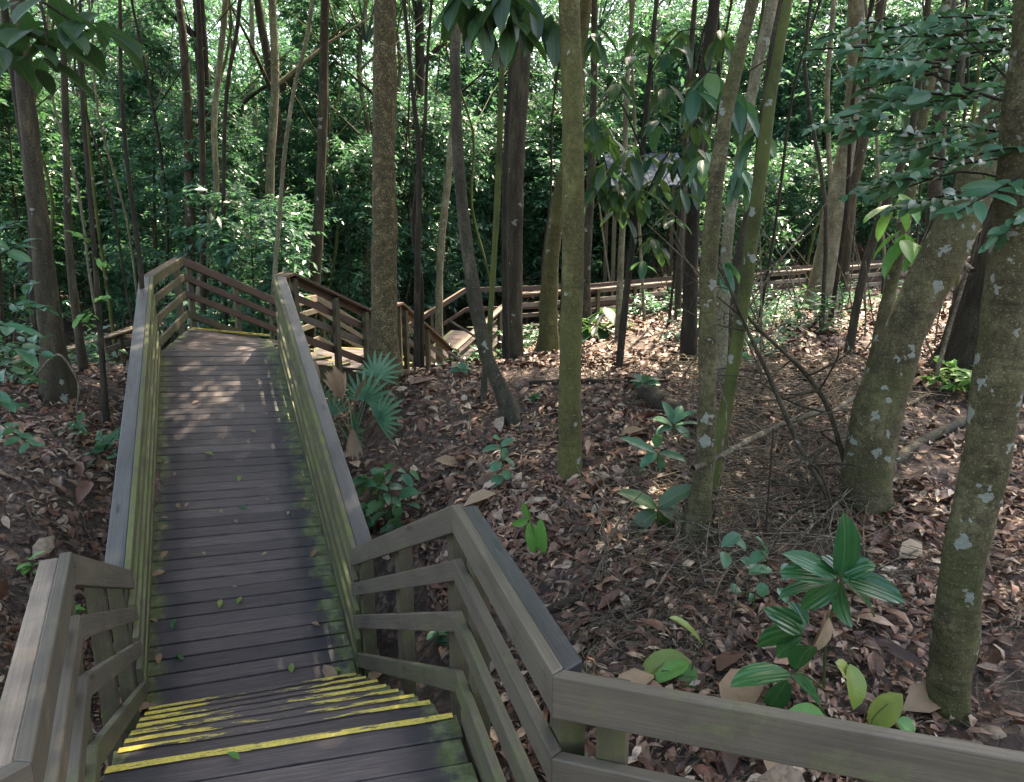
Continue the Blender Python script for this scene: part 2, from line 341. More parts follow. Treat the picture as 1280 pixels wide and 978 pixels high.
def deck_mat(name, mossL=.12, mossR=.2, wet=.5, yellow=False):
    """uv.x = across 0..1, uv.y = along metres"""
    m, t, nn, lk = newmat(name)
    uv = nn('UVMap', uv_map='m'); sx = nn('SeparateXYZ'); lk(uv.outputs[0], sx.inputs[0]); X = sx.outputs[0]
    ge = nn('NewGeometry'); P = ge.outputs['Position']; at = nn('Attribute', attribute_name='var'); V = at.outputs['Fac']
    cb = nn('CombineXYZ'); lk(X, cb.inputs[0]); lk(sx.outputs[1], cb.inputs[1]); lk(V, cb.inputs[2])
    gr = noise(nn, lk, cb.outputs[0], 1, 7, .75, (5, 130, 40)); g2 = noise(nn, lk, P, 2.2, 5, .65); g3 = noise(nn, lk, P, 9, 5, .7)
    base = ramp(nn, [(0, (.10, .072, .068)), (.3, (.155, .115, .104)), (.6, (.20, .15, .135)), (.85, (.26, .20, .178)), (1, (.135, .10, .096))], V, lk)
    col = mixc(nn, lk, rmap(nn, lk, gr, .3, .7, 0, .7), tuple([.03, .024, .026]), base); col = mixc(nn, lk, rmap(nn, lk, gr, .55, .75, 0, .35), col, (.19, .165, .155))
    # dark wet band towards the sides
    d = math_(nn, lk, 'MINIMUM', X, math_(nn, lk, 'SUBTRACT', 1, X)); dj = math_(nn, lk, 'ADD', d, math_(nn, lk, 'MULTIPLY', math_(nn, lk, 'SUBTRACT', g2, .5), .35))
    bandf = rmap(nn, lk, dj, .13, .24, wet+.2, 0); col = mixc(nn, lk, bandf, col, (.017, .017, .022))
    col = mixc(nn, lk, rmap(nn, lk, g2, .55, .72, 0, wet*.6), col, (.024, .021, .024))
    # moss on the board ends
    jit = math_(nn, lk, 'ADD', math_(nn, lk, 'MULTIPLY', math_(nn, lk, 'SUBTRACT', g3, .5), .22), math_(nn, lk, 'MULTIPLY', math_(nn, lk, 'SUBTRACT', V, .5), .07))
    xl = math_(nn, lk, 'ADD', X, jit); mL = rmap(nn, lk, xl, mossL*.45, mossL, .9, 0); mR = rmap(nn, lk, math_(nn, lk, 'SUBTRACT', 1, math_(nn, lk, 'ADD', X, jit)), mossR*.35, mossR, .95, 0)
    mf = math_(nn, lk, 'MULTIPLY', math_(nn, lk, 'MAXIMUM', mL, mR), rmap(nn, lk, g3, .36, .52))
    mc = mixc(nn, lk, noise(nn, lk, P, 70, 3), (.03, .045, .014), (.125, .15, .045)); mc = mixc(nn, lk, rmap(nn, lk, noise(nn, lk, P, 14, 3), .45, .6, 0, .6), mc, (.17, .19, .10)); col = mixc(nn, lk, mf, col, mc)
    bs = nn('BsdfPrincipled'); lk(rmap(nn, lk, gr, .3, .7, .62, .42), bs.inputs['Roughness'])
    if yellow:
        side = rmap(nn, lk, d, .0, .5, .62, .36)
        sc_ = noise(nn, lk, cb.outputs[0], 1, 5, .7, (9, 60, 9)); yn = math_(nn, lk, 'LESS_THAN', sc_, side if yellow == 1 else .60); yn = math_(nn, lk, 'MULTIPLY', yn, rmap(nn, lk, noise(nn, lk, P, 130, 4, .8), .36, .46, .15, 1))
        yc = mixc(nn, lk, noise(nn, lk, P, 50, 4), (.30, .23, .05), (.82, .66, .12)); col = mixc(nn, lk, yn, col, yc)
    lk(col, bs.inputs['Base Color'])
    b = bump(nn, lk, gr, .55, .004, None); bump(nn, lk, g3, .35, .006, bs, b)
    o = nn('OutputMaterial'); lk(bs.outputs[0], o.inputs[0]); return m
M['deck'] = deck_mat('deck_boards', .075, .125)
M['tread'] = deck_mat('tread_boards', .02, .07, .35)
M['land'] = deck_mat('landing_boards', .03, .07, .5)
M['stripe'] = deck_mat('worn_yellow_paint', .0, .01, .3, 1)
M['stripe2'] = deck_mat('yellow_paint', .0, .02, .3, 2)

def bark_mat(name, c0, c1, c2, sc3=(1, 1, .35), scale=9, lichen=0., moss=0., mottled=0., band=0., b=.5, dist=.012):
    m, t, nn, lk = newmat(name)
    c0, c1, c2 = (tuple(x*k*q for x, q in zip(c, (.92, .95, .80))) for c, k in ((c0, .42), (c1, .60), (c2, .90)))
    ge = nn('NewGeometry'); P = ge.outputs['Position']
    n1 = noise(nn, lk, P, scale, 7, .7, sc3); n2 = noise(nn, lk, P, scale*5, 5, .7); n3 = noise(nn, lk, P, 2.5, 4)
    col = ramp(nn, [(.3, c0), (.5, c1), (.7, c2)], n1, lk); col = mixc(nn, lk, rmap(nn, lk, n2, .48, .62, 0, .75), col, c0); n5 = noise(nn, lk, P, 3.5, 6, .75, (1, 1, .5)); col = mixc(nn, lk, rmap(nn, lk, n5, .45, .6, 0, .5), col, tuple(x*.55 for x in c1)); n6 = noise(nn, lk, P, 110, 2); col = mixc(nn, lk, rmap(nn, lk, n6, .6, .68, 0, .5), col, tuple(min(.5, x*1.6) for x in c2))
    h = math_(nn, lk, 'ADD', n1, math_(nn, lk, 'MULTIPLY', n2, .5))
    if mottled: col = mixc(nn, lk, math_(nn, lk, 'MULTIPLY', math_(nn, lk, 'GREATER_THAN', noise(nn, lk, P, 80, 3, .6), .50), mottled), col, (.02, .016, .01))
    if band:
        wz = noise(nn, lk, P, 1, 4, .7, (2.5, 2.5, 22)); col = mixc(nn, lk, rmap(nn, lk, wz, .55, .66, 0, band), col, tuple(x*.5 for x in c0)); h = math_(nn, lk, 'ADD', h, math_(nn, lk, 'MULTIPLY', wz, band))
    if moss: col = mixc(nn, lk, rmap(nn, lk, n3, .5-.25*moss, .62-.1*moss, 0, moss), col, (.07, .085, .02))
    if lichen:
        vo = nn('TexVoronoi'); vo.inputs['Scale'].default_value = 12; mp = nn('Mapping'); lk(P, mp.inputs[0])
        wx = nn('Mix', data_type='VECTOR'); wx.inputs[0].default_value = .10; lk(P, wx.inputs[4]); nz = nn('TexNoise'); nz.inputs['Scale'].default_value = 22; lk(P, nz.inputs['Vector']); lk(nz.outputs['Color'], wx.inputs[5]); lk(wx.outputs[1], vo.inputs[0])
        s2 = nn('SeparateColor'); lk(vo.outputs['Color'], s2.inputs[0])
        f = math_(nn, lk, 'MULTIPLY', math_(nn, lk, 'LESS_THAN', vo.outputs[0], math_(nn, lk, 'MULTIPLY', s2.outputs[0], .40)), math_(nn, lk, 'GREATER_THAN', s2.outputs[1], 1-lichen))
        lc = mixc(nn, lk, n2, (.14, .16, .13), (.26, .275, .24)); col = mixc(nn, lk, math_(nn, lk, 'MULTIPLY', f, .8), col, lc)
    bs = nn('BsdfPrincipled'); bs.inputs['Roughness'].default_value = .8; bs.inputs['Specular IOR Level'].default_value = .25
    lk(col, bs.inputs['Base Color']); bump(nn, lk, h, b, dist, bs)
    o = nn('OutputMaterial'); lk(bs.outputs[0], o.inputs[0]); return m
M['b_mottled'] = bark_mat('bark_mottled', (.06, .045, .022), (.17, .13, .065), (.30, .24, .14), (1, 1, 1), 14, mottled=.8)
M['b_smooth'] = bark_mat('bark_olive', (.07, .06, .026), (.125, .108, .045), (.19, .168, .075), (1, 1, .6), 6, dist=.02, lichen=.18, moss=.35, band=.45)
M['b_lichen'] = bark_mat('bark_lichen', (.06, .048, .027), (.125, .104, .06), (.20, .175, .11), (1, 1, .6), 7, dist=.025, b=.8, lichen=.62, moss=.3, band=.5)
M['b_brown'] = bark_mat('bark_brown', (.03, .024, .017), (.072, .057, .04), (.12, .10, .072), (1, 1, .2), 12, b=.8, lichen=.1)
M['b_dark'] = bark_mat('bark_dark', (.018, .014, .010), (.038, .03, .022), (.07, .055, .04), (1, 1, .3), 12)
M['b_green'] = bark_mat('bark_green', (.03, .034, .013), (.055, .065, .024), (.10, .11, .045), (1, 1, .5), 8, moss=.8, lichen=.12)
M['b_pale'] = bark_mat('bark_pale', (.12, .105, .075), (.24, .215, .16), (.36, .33, .26), (1, 1, .4), 7, lichen=.2, band=.3)
M['b_grey'] = bark_mat('bark_grey', (.035, .03, .022), (.07, .06, .045), (.125, .11, .085), (1, 1, .35), 9, lichen=.25, band=.4)
M['b_rough'] = bark_mat('bark_rough', (.03, .022, .016), (.075, .058, .045), (.13, .105, .085), (1, 1, .2), 16, b=1.0, dist=.04)
M['twig'] = bark_mat('twig_wood', (.08, .06, .048), (.18, .14, .112), (.34, .28, .23), (1, 1, 1), 12, b=.3)

# ================================================================ LAYOUT OF THE BOARDWALK
ZL = -1.9; RH = .89
Ltop = A3([-1.49, 2.29, ZL]); Rtop = A3([-.235, 2.60, ZL])
ZB = -2.75
Lb = A3([-2.154, 3.82, ZB]); Rb = A3([-1.028, 4.168, ZB])
FL = A3([-3.95, 8.14, -1.272]); FR = A3([-2.86, 8.37, -1.308])
G = A3([-4.40, 9.80, -1.20]); H = A3([-3.05, 9.05, -1.27])
A_ = A3([-.232, 2.627, ZL+RH]); B_ = A3([.095, 1.528, ZL+RH]); C_ = A3([1.013, 1.242, ZL+RH]); C2 = C_+(C_-B_)*1.2
D_ = A3([-1.448, 2.207, ZL+RH]); E_ = A3([-.945, 1.235, ZL+RH]); E2 = A3([-1.5, .4, ZL+RH])

# ---------------------------------------------------------------- terrain
CPT = []
def cpx(u, v, Y): p_ = atY(u, v, Y); CPT.append(p_)
for q in ((160, 620, 5.5), (20, 850, 3.5), (130, 510, 7.0), (65, 490, 6.9), (90, 700, 4.7), (470, 862, 4.15), (620, 850, 3.5), (750, 950, 2.55),
          (712, 600, 5.0), (690, 500, 6.9), (690, 445, 9.5), (700, 420, 12.5), (1085, 640, 4.6), (1187, 900, 2.7), (868, 684, 4.15), (1000, 440, 8.5), (1250, 430, 8.5),
          (1270, 700, 3.9), (480, 640, 5.6), (500, 560, 6.5), (455, 500, 7.6), (480, 487, 7.6), (560, 462, 9.3), (585, 640, 4.85), (640, 526, 6.4), (900, 500, 6.6), (800, 780, 3.45), (950, 900, 2.75),
          (30, 470, 9.5), (1000, 770, 3.45)): cpx(*q)
CPT += [A3(p_) for p_ in ((-1.6, 3.4, -2.95), (-1.6, 4.2, -2.9), (-1.0, 4.4, -2.88), (-2.4, 3.9, -2.8), (-2.9, 4.9, -2.45), (-2.35, 5.6, -2.5), (-2.9, 6.6, -2.15), (-3.3, 7.6, -1.9), (-3.6, 9.2, -2.0), (-4.6, 9.6, -1.8), (-2.4, 10.5, -2.6), (-1.9, 12.5, -3.0), (-1.4, 14, -3.3), (0, 15.5, -2.2), (-1., 2.0, -2.5), (-2.2, 2.2, -2.5), (0, 0, -2.5), (-3, 0, -2.5), (3, 0, -2.3), (-3.2, 2.5, -2.3), (0, -4, -2.2), (6, 2, -1.9), (-6, 3, -2.1), (-6, 6, -1.7), (-9, 8, -1.8), (7, 6, -1.3), (-7, 12.5, -2.7), (-12, 14, -2.6), (3, 16, -1.95), (7, 17, -1.5), (11, 18, -1.2), (-5, 17, -3.1), (0, 20, -2.6), (-10, 24, -2.2), (0, 26, -1.6), (10, 26, .6), (-12, 0, -2), (14, 2, -1.6), (16, 14, -.6), (-18, 14, -2.2), (-14, 34, .5), (0, 34, 1.3), (14, 34, 3.2), (-30, 30, 1), (30, 30, 3.5), (-20, -12, -2), (20, -12, -2), (-38, 6, -1), (38, 6, 0))]
CP = A3(CPT)
def _tps(P, lam=.004):
    n = len(P); d = np.linalg.norm(P[:, None, :2]-P[None, :, :2], axis=2); K = np.where(d > 0, d*d*np.log(d+1e-9), 0)+np.eye(n)*lam
    Q = np.concatenate([np.ones((n, 1)), P[:, :2]], 1); Mx = np.block([[K, Q], [Q.T, np.zeros((3, 3))]])
    return np.linalg.solve(Mx, np.concatenate([P[:, 2], np.zeros(3)]))
WT = _tps(CP)
_ph = rng.uniform(0, 6.28, 24); _fx = rng.normal(0, 1, 24); _fy = rng.normal(0, 1, 24)
def GZ(x, y, rough=True):
    x = np.asarray(x, float); y = np.asarray(y, float); sh = x.shape; x = x.ravel(); y = y.ravel()
    xc = np.clip(x, -36, 36); yc = np.clip(y, -12, 36)
    d = np.sqrt((xc[:, None]-CP[None, :, 0])**2+(yc[:, None]-CP[None, :, 1])**2)
    z = (d*d*np.log(d+1e-9))@WT[:-3]+WT[-3]+WT[-2]*xc+WT[-1]*yc
    far = np.maximum(0, y-34); z = z+np.minimum(far, 60)*.26
    if rough:
        for k in range(24):
            f = .9*(1.16**k); z = z+.028/(1+k*.22)*np.sin(f*(x*_fx[k]+y*_fy[k])+_ph[k])
        # keep the soil below the boards
    return z.reshape(sh)
def P3(x, y, dz=0.): return A3([x, y, float(GZ(x, y))+dz])
xs = np.unique(np.concatenate([np.linspace(-9, 9, 190), np.linspace(-40, 40, 110), np.linspace(-260, 260, 40)]))
ys = np.unique(np.concatenate([np.linspace(-1, 16, 180), np.linspace(-20, 60, 110), np.linspace(-200, 320, 50)]))
gx, gy = np.meshgrid(xs, ys); gz = np.concatenate([GZ(gx[i:i+40], gy[i:i+40]) for i in range(0, len(gx), 40)])
mb = MB(); nx = len(xs); I = np.arange(len(ys)-1)[:, None]*nx+np.arange(nx-1)[None, :]
mb.add(np.stack([gx, gy, gz], -1).reshape(-1, 3), np.stack([I, I+1, I+nx+1, I+nx], -1).reshape(-1, 4))
ground = mb.build('ground', M['ground'], smooth=True); tag(ground, kind='structure')

# ---------------------------------------------------------------- decks
def boards(mb, l0, l1, r0, r1, n, th=.032, gap=.007, jit=.0025, ulen=None, uoff=0.):
    """boards from left edge l0->l1 to right edge r0->r1"""
    l0, l1, r0, r1 = map(A3, (l0, l1, r0, r1)); Lm = (np.linalg.norm(l1-l0)+np.linalg.norm(r1-r0))/2
    for i in range(n):
        gl = gap/2/max(.05, np.linalg.norm(l1-l0)); gr_ = gap/2/max(.05, np.linalg.norm(r1-r0))
        a, b = i/n, (i+1)/n; v = random.random(); dz = random.uniform(-jit, jit); e0, e1 = random.uniform(-.008, .008), random.uniform(-.008, .008)
        pl0 = l0+(l1-l0)*(a+gl); pl1 = l0+(l1-l0)*(b-gl); pr0 = r0+(r1-r0)*(a+gr_); pr1 = r0+(r1-r0)*(b-gr_)
        ax = unit(pr0-pl0); pl0 = pl0+ax*e0; pl1 = pl1+ax*e0; pr0 = pr0+ax*e1; pr1 = pr1+ax*e1
        t = A3([0, 0, dz]); bt = A3([0, 0, dz-th])
        V = [pl0+t, pr0+t, pr1+t, pl1+t, pl0+bt, pr0+bt, pr1+bt, pl1+bt]
        y0, y1 = uoff+a*Lm, uoff+b*Lm
        F = [[0, 1, 2, 3], [7, 6, 5, 4], [0, 4, 5, 1], [2, 6, 7, 3], [1, 5, 6, 2], [3, 7, 4, 0]]
        u = [[0, y0], [1, y0], [1, y1], [0, y1]]; U = [u, u[::-1], [[0, y0], [0, y0], [1, y0], [1, y0]], [[1, y1], [1, y1], [0, y1], [0, y1]], [[1, y0], [1, y0], [1, y1], [1, y1]], [[0, y1], [0, y1], [0, y0], [0, y0]]]
        mb.add(V, F, U, v)
def beam(mb, p0, p1, w_, h_, a=0.):
    """top centre line p0->p1, width w_, hanging down h_"""
    c0, c1, L = polyseg([p0, p1], 0, -w_/2, w_/2, -h_, 0); loft(mb, c0, c1, L, a)

mb = MB(); dz_ = A3([0, 0, 0.])
boards(mb, Lb+A3([-.035, -.01, 0]), FL+A3([-.06, -.01, 0]), Rb+A3([.03, .01, 0]), FR+A3([.11, .02, 0]), 41, gap=.0135, jit=.004)
o = mb.build('boardwalk_ramp', M['deck'], bevel=.003); tag(o, kind='structure')
mb = MB()
for s, (p0, p1) in enumerate(((Lb, FL), (Rb, FR))):
    beam(mb, p0+A3([.04 if s == 0 else -.04, 0, -.036]), p1+A3([.04 if s == 0 else -.04, 0, -.036]), .06, .2)
o = mb.build('boardwalk_joists', M['post']); tag(o, kind='structure')
mb = MB(); boards(mb, FL+A3([-.06, -.01, .001]), G, FR+A3([.11, .02, .001]), H, 11, gap=.014)
o = mb.build('boardwalk_bend', M['deck'], bevel=.003); tag(o, kind='structure')
# near landing: boards parallel to the top step
hd = unit(A3([-(Rtop-Ltop)[1], (Rtop-Ltop)[0], 0])); 
mb = MB()
lefts = [Ltop, A3([-.98, 1.22, ZL]), A3([-1.6, .3, ZL]), A3([-2.0, -.6, ZL])]; rights = [Rtop, A3([.09, 1.50, ZL]), A3([2.2, .86, ZL]), A3([2.6, -.4, ZL])]
ls = [(-(p_-Ltop)@hd) for p_ in lefts]; rs = [(-(p_-Ltop)@hd) for p_ in rights]
def on_l(s): return A3([np.interp(s, ls, [p_[k] for p_ in lefts]) for k in range(3)])
def on_r(s):
    return A3([np.interp(s, rs, [p_[k] for p_ in rights]) for k in range(3)])
bw = .142
for i in range(14):
    boards(mb, on_l(i*bw), on_l((i+1)*bw), on_r(i*bw), on_r((i+1)*bw), 1, gap=.010, th=.04, uoff=i*bw)
o = mb.build('boardwalk_landing', M['land'], bevel=.004); tag(o, kind='structure')

# ---------------------------------------------------------------- stairs
def staircase(name, label, l0, l1, r0, r1, n, top_stripe=True, mat='tread', group=None, stripe='stripe', sw=.021):
    """descends from l0/r0 (upper edge) to l1/r1 (lower deck edge) in n risers; treads between"""
    t = thing(name, tuple((l1+r1)/2-A3([0, 0, .05])), label, 'stairs', group)
    for i in range(1, n):
        f0, f1 = (i-1)/(n-1)*.0+(i-1)/n, i/n; z = l0[2]+(l1[2]-l0[2])*i/n
        q = [l0+(l1-l0)*f0, l0+(l1-l0)*(f1+.025), r0+(r1-r0)*f0, r0+(r1-r0)*(f1+.025)]
        for k in q: k[2] = z
        mb = MB(); boards(mb, q[0], q[1], q[2], q[3], 2 if n < 8 else 1, gap=.006, th=.034, uoff=i*.4); mb.build('tread', M[mat], t, bevel=.004)
        nose_stripe(t, q[1], q[3], q[0], z, stripe, i, sw)
    if top_stripe: nose_stripe(t, l0.copy(), r0.copy(), l0-(l1-l0)*.2, l0[2], 'stripe2', 0, sw*1.15)
    for (a, b, s) in ((l0, l1, 1), (r0, r1, -1)):
        mb = MB(); ax = unit((r0-l0))*s*.05; beam(mb, a+ax+A3([0, 0, -.16]), b+ax+A3([0, 0, -.1]), .045, .24); mb.build('stringer', M['post'], t)
    return t
def nose_stripe(t, l, r, back, z, mat, i, sw):
    l = l.copy(); r = r.copy(); d = unit(A3([(r-l)[1], -(r-l)[0], 0]))
    mb = MB(); z_ = z+.0055
    ax = unit(r-l); l = l+ax*random.uniform(.0, .02); r = r-ax*random.uniform(0, .02); e = d*.004
    n_ = 24; tt = np.linspace(0, 1, n_+1)
    wv = sw*(1+.25*np.interp(tt, np.linspace(0, 1, 9), rng.uniform(-1, 1, 9)))
    for k in range(n_):
        p0 = l+(r-l)*tt[k]+e; p1 = l+(r-l)*tt[k+1]+e; q0 = p0+d*wv[k]; q1 = p1+d*wv[k+1]
        for p_ in (p0, p1, q0, q1): p_[2] = z_
        u0, u1 = tt[k], tt[k+1]; y0 = i*1.7
        f0 = p0-e-d*.001*0; f1 = p1-e; f0 = f0-d*.005; f1 = f1-d*.005; f0[2] = f1[2] = z-.022
        mb.add([q0, q1, p1, p0], [[0, 1, 2, 3]], [[u0, y0+sw], [u1, y0+sw], [u1, y0], [u0, y0]], .4)
        e0 = p0-d*.009; e1 = p1-d*.009; e0[2] = e1[2] = z_-.001
        mb.add([p0, p1, e1, e0], [[0, 1, 2, 3]], [[u0, y0], [u1, y0], [u1, y0-.01], [u0, y0-.01]], .4)
        f0 = e0.copy(); f1 = e1.copy(); f0[2] = f1[2] = z-.02
        mb.add([e0, e1, f1, f0], [[0, 1, 2, 3]], [[u0, y0-.01], [u1, y0-.01], [u1, y0-.03], [u0, y0-.03]], .4)
    mb.build('nosing_stripe', M[mat], t)
staircase('wooden_stairs', 'short near flight of wooden steps with worn yellow painted edges', Ltop, Lb, Rtop, Rb, 8)

# flight two, going down behind the fan-shaped bend, and on to the far walkway
d2 = A3([.49, .87, 0.])
K_ = A3([-2.10, 10.14, -1.84]); K2_ = K_+A3([-1.33, .76, 0])
staircase('wooden_stairs', 'flight of steps descending to the right behind the bend of the walkway', G+A3([.02, .02, 0]), K2_, H, K_, 5, stripe='stripe', group=None, sw=.014)
N_ = A3([-1.95, 11.9, -1.84]); N2_ = N_+A3([-1.4, .5, 0])
mb = MB(); boards(mb, K2_, N2_, K_, N_, 12); o = mb.build('boardwalk_middle', M['deck'], bevel=.003); tag(o, kind='structure')
mb = MB(); nose_stripe_t = None
Q_ = A3([-1.25, 13.5, -2.85]); Q2_ = Q_+A3([-1.3, .6, 0])
staircase('wooden_stairs', 'third flight of steps going down behind the mottled trunk', N2_, Q2_, N_, Q_, 7, stripe='stripe', sw=.02)
S_ = A3([.0, 15.2, -2.0]); S2_ = A3([-1.35, 15.9, -2.0])
mb = MB(); boards(mb, Q2_, Q2_+A3([.1, 1.2, 0]), Q_, Q_+A3([.5, .6, 0]), 6); boards(mb, Q2_+A3([.1, 1.2, 0]), S2_, Q_+A3([.5, .6, 0]), S_, 12)
W1 = A3([1.9, 16.0, -1.95]); W2 = A3([6.0, 17.0, -1.65]); W3 = A3([12.5, 18.2, -1.25])
boards(mb, S2_+A3([.3, .6, 0]), W1+A3([0, 1.2, 0]), S_, W1, 18); boards(mb, W1+A3([0, 1.2, 0]), W2+A3([0, 1.2, 0]), W1, W2, 32); boards(mb, W2+A3([0, 1.2, 0]), W3+A3([0, 1.2, 0]), W2, W3, 48)
o = mb.build('boardwalk_far', M['deck']); tag(o, kind='structure')

# ---------------------------------------------------------------- railings
OFFS = (0., -.225, -.45, -.715); RHT = (.115, .088, .088, .095, .09)
def railing(name, label, pts, side, posts, mats=('rail', 'rail', 'rail', 'rail_moss'), capm='cap', postm='post', cap=True, group=None, offs=OFFS, deckz=None, lean=(0, 0), pw=.072, ext=.25, seg_mats=None, nocap=(), capw=.105):
    """pts: rail-top points along the walkway side; side=+1 posts to the right of travel; posts: (segment, fraction)"""
    P = [A3(p_, float) for p_ in pts]
    t = thing(name, tuple(P[0]-A3([0, 0, RH])), label, 'railing', group)
    for i in range(len(P)-1):
        sm = mats if seg_mats is None else seg_mats[i]
        for k, of in enumerate(offs):
            o0, o1 = (0, side*.034); j = random.uniform(-.004, .004)
            c0, c1, L = polyseg(P, i, min(o0, o1), max(o0, o1), of-RHT[k]+j, of+j)
            mb = MB(); loft(mb, c0, c1, L, random.random()); mb.build('top_rail' if k == 0 else 'rail', M[sm[k]], t, bevel=.004)
        if cap and i not in nocap:
            o0, o1 = side*.037, side*(.037+capw)
            c0, c1, L = polyseg(P, i, min(o0, o1), max(o0, o1), -.048, -.012)
            mb = MB(); loft(mb, c0, c1, L, random.random()); mb.build('handrail_cap', M[capm], t, bevel=.004)
    for (i, f) in posts:
        p_ = P[i]+(P[i+1]-P[i])*f; d = unit((P[i+1]-P[i])*A3([1, 1, 0])); n = A3([d[1], -d[0], 0])*side
        q = p_+n*(.037+pw/2); zb = float(GZ(q[0], q[1], False))-ext; zb = min(zb, p_[2]-RH-.1)
        mb = MB(); box_post(mb, q[0], q[1], zb, p_[2]-.05, pw, math.atan2(d[1], d[0]), lean, random.random()); mb.build('post', M[postm], t, bevel=.004)
    return t
up = A3([0, 0, 1.])
# near right: from the base of the stairs up to A, then B and C
RB_top = A3([-1.01, 4.175, -1.895])
railing('wooden_railing', 'grey brown railing at lower right turning two corners beside the near stairs', [RB_top, A_, B_, C2], -1,
        [(0, .06), (0, .5), (0, .93), (1, .10), (1, .93), (2, .065), (2, .42), (2, .8)], mats=('rail',)*4, seg_mats=[('rail', 'rail', 'rail', 'rail_damp'), ('rail', 'rail', 'rail_damp', 'rail_damp'), ('rail',)*4], nocap=(2, 3), capm='cap_dark', capw=.062)
LB_top = A3([-2.175, 3.83, -1.862])
railing('wooden_railing', 'grey railing at lower left with a pale cap and four rails', [LB_top, D_, E_, E2], 1,
        [(0, .12), (0, .5), (0, .93), (1, .12), (1, .9), (2, .5)], mats=('rail', 'rail', 'rail', 'rail_damp'), capm='rail_pale', capw=.055)
# ramp railings
pr0 = Rb+A3([.0, 0, RH-.035])+A3([.03, .01, 0]); pr1 = FR+A3([.11, .0, RH-.0])
Jt = A3([-2.80, 8.95, -.40]); 
railing('wooden_railing', 'long mossy railing along the right of the sloping walkway', [pr0, pr1], 1, [(0, f) for f in (.02, .2, .38, .56, .74, .97)],
        mats=('rail_moss',)*5, offs=(0., -.21, -.42, -.62, -.79), ext=.2)
pl0 = Lb+A3([-.03, .0, RH]); pl1 = FL+A3([-.06, 0, RH-.03]); Gt = G+A3([-.03, .06, .95])
railing('wooden_railing', 'long mossy railing along the left of the sloping walkway', [pl0, pl1], -1, [(0, f) for f in (.02, .2, .38, .56, .74, .97)],
        mats=('rail_moss',)*5, offs=(0., -.21, -.42, -.62, -.79), ext=.2)
Mt = K2_+A3([0, .06, RH]); Nt2 = N2_+A3([0, .05, RH]); Qt2 = Q2_+A3([0, .1, RH+.05])
RR = ('rail_red', 'rail_red', 'rail_red', 'rail_red')
railing('wooden_railing', 'dark brown railing round the outside of the bend, rising to a peaked corner', [pl1+A3([-.01, .03, .0]), Gt, Mt, Nt2, Qt2], -1,
        [(0, .05), (0, .93), (1, .06), (1, .5), (1, .95), (2, .5), (3, .1), (3, .5), (3, .95)], mats=RR, capm='rail_red',
        seg_mats=[('post', 'post', 'post', 'post'), ('rail_red', 'rail_red', 'rail_red', 'post'), ('rail_pale', 'rail', 'rail', 'rail'), ('rail',)*4])
Kt = K_+A3([.03, 0, RH-.03]); Nt = N_+A3([.03, 0, RH-.07]); Qt = Q_+A3([.05, 0, RH-.08])
railing('wooden_railing', 'reddish brown railing of the descending flight right of the bend', [pr1+A3([0, .02, 0]), Jt, Kt, Nt, Qt], 1,
        [(0, .6), (1, .06), (1, .55), (1, .95), (2, .06), (2, .95), (3, .1), (3, .5), (3, .97)], mats=RR, capm='rail_red', seg_mats=[('rail',)*4, ('rail_red', 'rail_red', 'rail', 'rail_red'), ('rail',)*4, ('rail_red', 'rail', 'rail', 'rail')])
St = A3([.05, 15.2, -1.12]); Wt = [W1+up*RH, W2+up*RH, W3+up*RH]
railing('wooden_railing', 'grey railing climbing away behind the curved trunk', [Qt+A3([.05, .05, 0]), St], 1, [(0, .03), (0, .35), (0, .7), (0, .97)], capm='rail_pale')
railing('wooden_railing', 'brown far railing crossing behind the tall trunks', [St, Wt[0]], 1, [(0, .3), (0, .65), (0, .98)], mats=('rail_red', 'rail_pale', 'rail', 'rail_red'), capm='rail_pale')
railing('wooden_railing', 'far railing toned pale as if sunlit behind the yellowish sapling', [Wt[0], Wt[1]], 1, [(0, .2), (0, .4), (0, .6), (0, .8), (0, .98)], mats=('rail_sunlit', 'rail_sunlit', 'rail_pale', 'rail_red'), capm='rail_sunlit')
railing('wooden_railing', 'pale grey far railing rising to the right behind the pale leaning tree', [Wt[1], Wt[2]], 1, [(0, .15), (0, .3), (0, .45), (0, .6), (0, .75), (0, .97)], mats=('rail_sunlit',)*4, capm='rail_sunlit')
S2t = S2_+A3([.3, .6, RH]); W12 = [q+A3([0, 1.2, 0]) for q in Wt]
railing('wooden_railing', 'back railing on the far side of the distant walkway', [Qt2+A3([.1, 1.2, -.05]), S2t, W12[0], W12[1], W12[2]], -1, [(0, .5), (1, .2), (1, .9), (2, .3), (2, .7), (3, .2), (3, .5), (3, .8)], mats=('rail_red', 'rail_red'), offs=(0, -.45), capm='rail_pale')
# lower walkway at the left edge
LA = atY(-60, 470, 10.5); LB2 = atY(90, 432, 12.3); LC = atY(195, 398, 14.0)
railing('wooden_railing', 'low pale railing of a lower path at the left edge', [LA, LB2, LC], 1, [(0, .2), (0, .6), (1, .05), (1, .5), (1, .95)], mats=('rail_pale', 'rail_pale', 'rail', 'rail'), offs=(0, -.22, -.44), capm='rail_pale')
mb = MB(); boards(mb, LA+A3([-.6, .9, -.8]), LC+A3([-.6, .9, -.8]), LA+A3([0, .1, -.8]), LC+A3([0, .1, -.8]), 34); o = mb.build('boardwalk_lower_path', M['deck']); tag(o, kind='structure')

# skirting board along the near landing
mb = MB(); beam(mb, Rtop+A3([.05, -.03, .05]), A3([.14, 1.50, ZL+.05]), .045, .16)
t = mb.build('skirting_board', M['rail_damp'], bevel=.004); tag(t, 'mossy skirting board along the right edge of the near landing', 'board')

